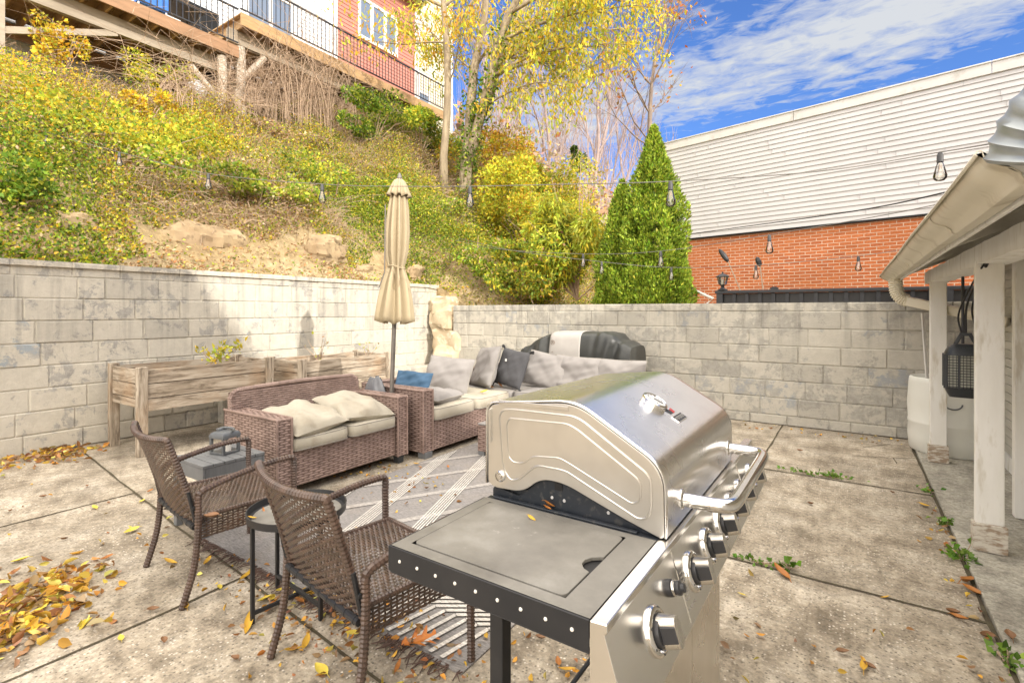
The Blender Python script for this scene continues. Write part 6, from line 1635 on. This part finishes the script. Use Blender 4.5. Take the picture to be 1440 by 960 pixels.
# end panels with the arch cut out of the lower edge
arch = [q4(*p) for p in ((860, 822), (700, 735), (430, 575), (325, 552), (240, 612), (120, 592))]
outl = fillet([(-.818, .937), (-.818, 1.148), (-.557, 1.177), (-.342, 1.053), (-.340, .905)] + [(min(a, -.345), b) for a, b in arch], [.01, .03, .05, .05, .004, .004, .01, .03, .03, .03, .02], 6, True)
for (ya_, yb_) in ((YL0 - .001, YL0 + .008), (YL1 - .008, YL1 + .001)):
    mb = MB(); mb.prism(outl, ya_, yb_, lambda a, b, h: (a, h, b)); ep = mb.build('end_panel', MT['steel_end'], lid, off=gf, bevel=.0015)
    if ya_ < 1.3:
        for lp, r_ in (([(135, 275), (150, 242), (200, 240), (465, 270), (510, 292), (795, 525), (818, 560), (820, 690), (800, 732), (760, 735), (440, 522), (405, 512), (300, 492), (225, 556), (185, 562), (150, 500)], .0032),
                       ([(168, 305), (182, 280), (440, 305), (485, 330), (755, 550), (772, 580), (772, 650), (735, 668), (445, 482), (405, 460), (285, 452), (240, 486), (195, 478), (175, 450)], .0028)):
            c_ = fillet([q4(*p) for p in lp], .02, 4, True); mb = MB(); mb.tube([(a, YL0 - .0005, b) for a, b in c_], r_, 6, closed=True); mb.build('embossed_line', MT['steel_end'], ep, off=gf, smooth=True)
        a, b = q4(142, 540); mb = MB(); mb.lathe([(.015, 0), (.015, .003), (.011, .005), (.010, .003), (.0075, .003), (.006, .007), (0, .007)], c=(a, YL0 - .002, b), n=20, m=Matrix.Rotation(R(90), 4, 'X')); mb.build('hinge_bolt', MT['chrome'], ep, off=gf, smooth=True)
        mb = MB()
        for p in ((135, 186, 447, 222, .02), ):
            a, b = q4(p[0], p[1] + 5), q4(p[2], p[3] + 5); mb.bar((a[0], YL0 - .002, a[1] - .010), (b[0], YL0 - .002, b[1] - .006), .004, .012)
        a, b = q4(95, 235), q4(95, 385); mb.bar((a[0] + .003, YL0 - .002, a[1]), (b[0] + .003, YL0 - .002, b[1]), .012, .004); mb.build('edge_clip', MT['steel_end'], ep, off=gf, bevel=.0015)
mb = MB()
for y_ in (YL0 + .055, YL1 - .055):
    P = [(-.552 + .214 * k / 20 , y_, 1.1835 - .1262 * k / 20 - .0045 + .0005) for k in range(3, 18)]; mb.tube(P, .0022, 6)
mb.build('crease', MT['steel_lid'], lid, off=gf, smooth=True)
# handle
hp = fillet([(-.337, 0), (-.2265, 0)], 0)
path = arc([(-.337, 1.225, .952), (-.300, 1.226, .952), (-.262, 1.228, .952), (-.238, 1.240, .952), (-.228, 1.268, .952), (-.226, 1.36, .952), (-.226, 1.5, .952), (-.226, 1.63, .952), (-.228, 1.722, .952), (-.238, 1.75, .952), (-.262, 1.762, .952), (-.300, 1.764, .952), (-.337, 1.765, .952)], 6)
mb = MB(); mb.tube(path, .0165, 18); hd = mb.build('handle', MT['chrome'], lid, off=gf, smooth=True)
mb = MB()
for y_ in (1.2255, 1.7645):
    mb = MB(); mb.lathe([(.0, -.002), (.024, -.002), (.024, .002), (.019, .005), (0, .005)], c=(-.335, y_, .952), n=24, m=Matrix.Rotation(R(90), 4, 'Y')); mb.build('handle_flange', MT['chrome'], hd, off=gf, smooth=True)
# gauge and name plate on the sloping face
dS = V((.866, 0, -.5)); nS = V((.5, 0, .866)); dYv = V((0, 1, 0))
def slope(s, y_, h=0): p = V((-.556, y_, 1.180)) + dS * s + nS * h; return p
mS = Matrix((dS, dYv, nS)).transposed().to_4x4()
mb = MB(); mb.lathe([(.036, -.006), (.038, .012), (.037, .018), (.032, .021), (.030, .018), (0, .018)], c=slope(.098, 1.415, .001), n=36, m=mS); ga = mb.build('temperature_gauge', MT['chrome'], lid, off=gf, smooth=True, angle=40)
mb = MB(); mb.lathe([(.029, .0185), (0, .0187)], c=slope(.098, 1.415, .001), n=30, m=mS); mb.build('dial', MT['tape'], ga, off=gf)
mb = MB(); c0 = slope(.098, 1.415, .0205); mb.bar(c0 - dS * .006, c0 + dS * .02 + dYv * .008, .003, .0015, up=nS); 
for k in range(9):
    a = R(-120 + 30 * k); q = c0 + dS * (-.023 * math.cos(a)) + dYv * (.023 * math.sin(a)); mb.bar(q, q + (q - c0) * .16, .0025, .001, up=nS)
mb.build('needle', MT['dark_print'], ga, off=gf)
def plate(s0, s1, y0, y1, h0, h1, name, m, parent, bev=.001):
    mb = MB(); vs = [slope(s, y_, h) for h in (h0, h1) for y_ in (y0, y1) for s in (s0, s1)]
    mb.add(vs, [(0, 2, 3, 1), (4, 5, 7, 6), (0, 1, 5, 4), (2, 6, 7, 3), (0, 4, 6, 2), (1, 3, 7, 5)]); return mb.build(name, m, parent, off=gf, bevel=bev)
npl = plate(.158, .184, 1.412, 1.492, -.002, .006, 'name_plate', MT['chrome'], lid)
plate(.1605, .1815, 1.4145, 1.4895, .006, .0066, 'plate_field', MT['dark_print'], npl, 0)
mb = MB()
for k in range(7):
    y0 = 1.419 + k * .0098
    for (s0, s1, w0, w1) in ((.1655, .1685, 0, .007), (.174, .177, 0, .007 if k % 2 else .003), (.1655, .177, 0, .0022)):
        vs = [slope(s, y_, h) for h in (.0066, .0074) for y_ in (y0 + w0, y0 + w1) for s in (s0, s1)]
        mb.add(vs, [(0, 2, 3, 1), (4, 5, 7, 6), (0, 1, 5, 4), (2, 6, 7, 3), (0, 4, 6, 2), (1, 3, 7, 5)])
mb.build('plate_lettering', MT['chrome'], npl, off=gf)
mb = MB(); pts_ = [(.150, 1.438), (.132, 1.432), (.138, 1.441), (.126, 1.446), (.142, 1.452), (.150, 1.452)]
mb.add([slope(a, b, .002) for a, b in pts_] + [slope(a, b, .006) for a, b in pts_], [(0, 1, 2, 3, 4, 5), (6, 7, 8, 9, 10, 11)] + [(i, (i + 1) % 6, 6 + (i + 1) % 6, 6 + i) for i in range(6)]); mb.build('flame_emblem', MT['dark_print'], npl, off=gf)
mb = MB(); pts_ = [(.150, 1.456), (.136, 1.456), (.142, 1.466), (.132, 1.474), (.150, 1.470)]
mb.add([slope(a, b, .002) for a, b in pts_] + [slope(a, b, .006) for a, b in pts_], [(0, 1, 2, 3, 4), (5, 6, 7, 8, 9)] + [(i, (i + 1) % 5, 5 + (i + 1) % 5, 5 + i) for i in range(5)]); mb.build('flame_emblem', MT['red_enamel'], npl, off=gf)
# dark firebox under the lid
hou = [(-.812, .80), (-.812, .928), (-.745, .945), (-.66, 1.015), (-.60, 1.012), (-.37, .925), (-.365, .80)]
hp_ = [(-.812, .80)] + [(-.812, .925)] + [q4(*p) for p in ((215, 640), (330, 545), (430, 560), (700, 720), (850, 815))] + [(-.352, .80)]
for (y0, y1) in ((YL0 + .014, YL0 + .022), (YL1 - .022, YL1 - .014)):
    mb = MB(); mb.prism(fillet(hp_, .012, 3, True), y0, y1, lambda a, b, h: (a, h, b)); fb = mb.build('firebox_end', MT['housing'], gr, off=gf)
    if y0 < 1.3:
        mb = MB()
        for (x_, y_) in ((360, 645), (415, 660), (560, 640), (615, 715)):
            a, b = q4(x_, y_); mb.lathe([(.0045, 0), (.0035, .002), (0, .0022)], c=(a, YL0 + .0145, b), n=10, m=Matrix.Rotation(R(90), 4, 'X'))
        mb.build('bolt', MT['tape'], fb, off=gf)
        a, b = q4(390, 580); mb = MB(); mb.box(a - .011, a + .011, YL0 + .012, YL0 + .0138, b - .018, b + .014); mb.build('spit_notch', MT['cord'], fb, off=gf, bevel=.0005)
mb = MB(); mb.box(-.80, -.36, YL0 + .024, YL1 - .024, .74, .93); mb.build('firebox', MT['housing'], gr, off=gf)
mb = MB(); mb.box(-.818, -.345, YL0 - .008, YL0 + .012, .872, .8985); mb.box(-.80, -.40, YL0 - .006, YL0 + .006, .899, .9045); mb.build('firebox_flange', MT['housing'], gr, off=gf, bevel=.002)
# left side shelf: frame, lift-out cover, finger notch, black apron with pale rivets
SX0, SX1, SY0, SY1 = -.818, -.3535, .752, 1.088
lx0, lx1, ly0, ly1 = -.785, -.417, .785, 1.062
sf = MB(); zt_, zb_ = .900, .892
mb = MB()
for (a, b, c_, d) in ((SX0, lx0 - .003, SY0, SY1), (lx1 + .003, SX1, SY0, SY1), (lx0 - .003, lx1 + .003, SY0, ly0 - .003), (lx0 - .003, lx1 + .003, ly1 + .003, SY1)):
    mb.add([(a, c_, zt_), (b, c_, zt_), (b, d, zt_), (a, d, zt_)], [(0, 1, 2, 3)])
shf = mb.build('side_shelf', MT['shelf'], gr, off=gf, fix=False)
mb = MB(); mb.box(SX0 + .002, SX1, SY0 + .004, SY1 - .002, .865, .8925); mb.build('shelf_pan', MT['cord'], shf, off=gf)
nt = [(lx1, .952), (lx1 - .006, .950), (lx1 - .020, .938), (lx1 - .027, .922), (lx1 - .026, .905), (lx1 - .014, .890), (lx1, .884)]
poly = fillet([(lx0, ly0), (lx0, ly1), (lx1, ly1)], [0, .012, 0], 5)
poly = fillet([(lx0, ly0), (lx1, ly0)], .0) ; cor = lambda cx_, cy_, a0: [(cx_ + .014 * math.cos(R(a0 + 18 * k)), cy_ + .014 * math.sin(R(a0 + 18 * k))) for k in range(6)]
poly = cor(lx1 - .014, ly1 - .014, 0) + cor(lx0 + .014, ly1 - .014, 90) + cor(lx0 + .014, ly0 + .014, 180) + cor(lx1 - .014, ly0 + .014, 270) + nt[::-1]
mb = MB(); mb.prism(poly, .894, .9018, lambda a, b, h: (a, b, h)); mb.build('lift_out_cover', MT['shelf'], shf, off=gf, bevel=.0012)
mb = MB(); mb.box(SX0 - .002, SX1, SY0 - .004, SY0, .846, .8995); mb.box(SX0 - .005, SX0 - .0005, SY0 - .004, SY1, .846, .8995); mb.box(SX0, SX1, SY0 - .0035, SY0 + .012, .843, .846); ap_ = mb.build('apron', MT['black_metal'], shf, off=gf, bevel=.0015)
mb = MB()
for k in range(9):
    x_ = SX0 + .03 + k * .0505; mb.lathe([(.0036, 0), (.003, .0015), (0, .002)], c=(x_, SY0 - .0042, .874), n=12, m=Matrix.Rotation(R(90), 4, 'X'))
mb.build('rivet', MT['candle'], ap_, off=gf, smooth=True)
# right side shelf
mb = MB(); mb.box(SX0, -.40, YL1 + .012, 2.15, .868, .90); rs = mb.build('side_shelf', MT['shelf'], gr, off=gf, bevel=.002)
# control panel
PY0, PY1 = .748, 2.152
pp = [(-.3525, .8995), (-.3225, .9020), (-.3215, .888), (-.326, .884), (-.2795, .735), (-.284, .722), (-.300, .716), (-.345, .74), (-.3525, .80)]
mb = MB(); mb.prism(pp, PY0, PY1, lambda a, b, h: (a, h, b)); cp = mb.build('control_panel', MT['steel_panel'], gr, off=gf, bevel=.002)
fn_ = (V((-.2795, 0, .735)) - V((-.326, 0, .884))); fd = fn_.normalized(); fN = V((-fd.z, 0, fd.x)); 
if fN.x < 0: fN = -fN
mF = Matrix((V((0, 1, 0)), -fd, fN)).transposed().to_4x4()
def face(s, y_, h=0): return V((-.326, y_, .884)) + fd * s + fN * h
mb = MB(); mb.bar(face(.004, 1.098, .0003), face(.150, 1.098, .0003), .0025, .002, up=fN); mb.bar(face(.004, 1.835, .0003), face(.150, 1.835, .0003), .0025, .002, up=fN); mb.build('panel_seam', MT['chrome'], cp, off=gf)
mb = MB()
for k in range(7): mb.bar(face(.055 + k * .009, 1.108, .0006), face(.055 + k * .009, 1.108 + (.028 if k % 3 else .02), .0006), .0022, .0006, up=fN)
for k in range(3): mb.bar(face(.128, 1.10 + .02 * k, .0006), face(.128, 1.113 + .02 * k, .0006), .004, .0006, up=fN)
mb.build('printed_notes', MT['piping'], cp, off=gf)
for i, y_ in enumerate((.925, 1.185, 1.335, 1.485, 1.635, 1.785, 1.99)):
    c_ = face(.080, y_, .0)
    mb = MB(); mb.lathe([(.043, -.001), (.0435, .004), (.040, .009), (.034, .010), (.031, .006), (.030, .002), (0, .002)], c=c_, n=40, m=mF); kb = mb.build('knob', MT['chrome'], cp, off=gf, smooth=True, angle=50)
    mb = MB(); mb.lathe([(.0275, .002), (.0285, .010), (.027, .017), (.0, .017)], c=c_, n=32, m=mF); mb.build('skirt', MT['knob_black'], kb, off=gf, smooth=True, angle=40)
    m2 = Matrix.Translation(c_) @ mF
    mb = MB(); g2 = []
    for h_, w_, l_ in ((.012, .0165, .0285), (.030, .0150, .0275), (.046, .0135, .0265)):
        g2.append([m2 @ V((math.copysign(abs(math.cos(a)) ** .5, math.cos(a)) * w_, math.copysign(abs(math.sin(a)) ** .55, math.sin(a)) * l_, h_)) for a in [2 * PI * k / 32 for k in range(32)]])
    mb.grid(g2, wv=True); mb.add(g2[-1], [tuple(range(32))]); mb.build('grip', MT['steel_door'], kb, off=gf, smooth=True, angle=40)
    mb = MB(); mb.add([m2 @ V(p) for p in ((-.0185, -.016, .016), (-.0185, .016, .016), (-.0150, .015, .0455), (-.0150, -.015, .0455), (-.012, -.016, .016), (-.012, .016, .016), (-.010, .015, .0455), (-.010, -.015, .0455))], [(0, 1, 2, 3), (4, 5, 6, 7), (0, 1, 5, 4), (1, 2, 6, 5), (2, 3, 7, 6), (3, 0, 4, 7)]); mb.build('grip_inset', MT['knob_black'], kb, off=gf, bevel=.003)
    mb = MB()
    for k in range(5):
        a = R(150 + k * 55); q = c_ + (mF @ V((.0375 * math.cos(a), .0375 * math.sin(a), .0098))); mb.lathe([(.0022, -.0005), (.0018, .0006), (0, .0007)], c=q, n=8, m=mF)
    mb.build('dial_mark', MT['dark_print'], kb, off=gf)
c_ = face(.052, 1.035, 0); mb = MB(); mb.lathe([(.017, 0), (.0165, .008), (.0125, .010), (.0125, .018), (.0145, .020), (.014, .025), (.009, .027), (.0085, .034), (0, .035)], c=c_, n=28, m=mF); mb.build('igniter', MT['knob_black'], cp, off=gf, smooth=True, angle=40)
mb = MB(); mb.lathe([(.0148, .0105), (.0152, .013), (.0148, .0155)], c=c_, n=28, m=mF); mb.build('igniter_ring', MT['chrome'], cp, off=gf, smooth=True)
# cart
mb = MB(); mb.box(-.400, -.372, YL0 + .01, 1.455, .09, .715); dr = mb.build('door', MT['steel_door'], gr, off=gf, bevel=.004)
mb = MB(); mb.box(-.400, -.372, 1.461, YL1 - .005, .09, .715); mb.build('door', MT['steel_door'], gr, off=gf, bevel=.004)
for (x_, y_) in ((-.786, 1.112), (-.425, 1.112), (-.80, 1.82), (-.425, 1.80)):
    mb = MB(); mb.box(x_ - .021, x_ + .021, y_ - .021, y_ + .021, .06, .88); lg = mb.build('leg', MT['black_metal'], gr, off=gf, bevel=.003)
    mb = MB(); mb.box(x_ - .045, x_ + .045, y_ - .03, y_ + .03, .055, .0595); mb.tube([(x_ - .012, y_, .027), (x_ + .012, y_, .027)], .026, 18); mb.build('caster', MT['dark_plastic'], lg, off=gf)
mb = MB(); mb.tube([(-.80, 1.10, .115), (-.80, 1.83, .115)], .008, 8)
for x_ in (-.70, -.60, -.50): mb.tube([(x_, 1.12, .115), (x_, 1.80, .115)], .005, 6)
for y_ in (1.14, 1.46, 1.78): mb.tube([(-.80, y_, .115), (-.42, y_, .115)], .006, 6)
mb.build('bottom_rack', MT['black_metal'], gr, off=gf)
mb = MB(); mb.box(-.786, -.425, 1.10, 1.118, .80, .865); mb.box(-.80, -.425, 1.812, 1.828, .75, .865); mb.box(-.81, -.79, 1.13, 1.80, .75, .84); mb.build('cart_frame', MT['black_metal'], gr, off=gf, bevel=.002)
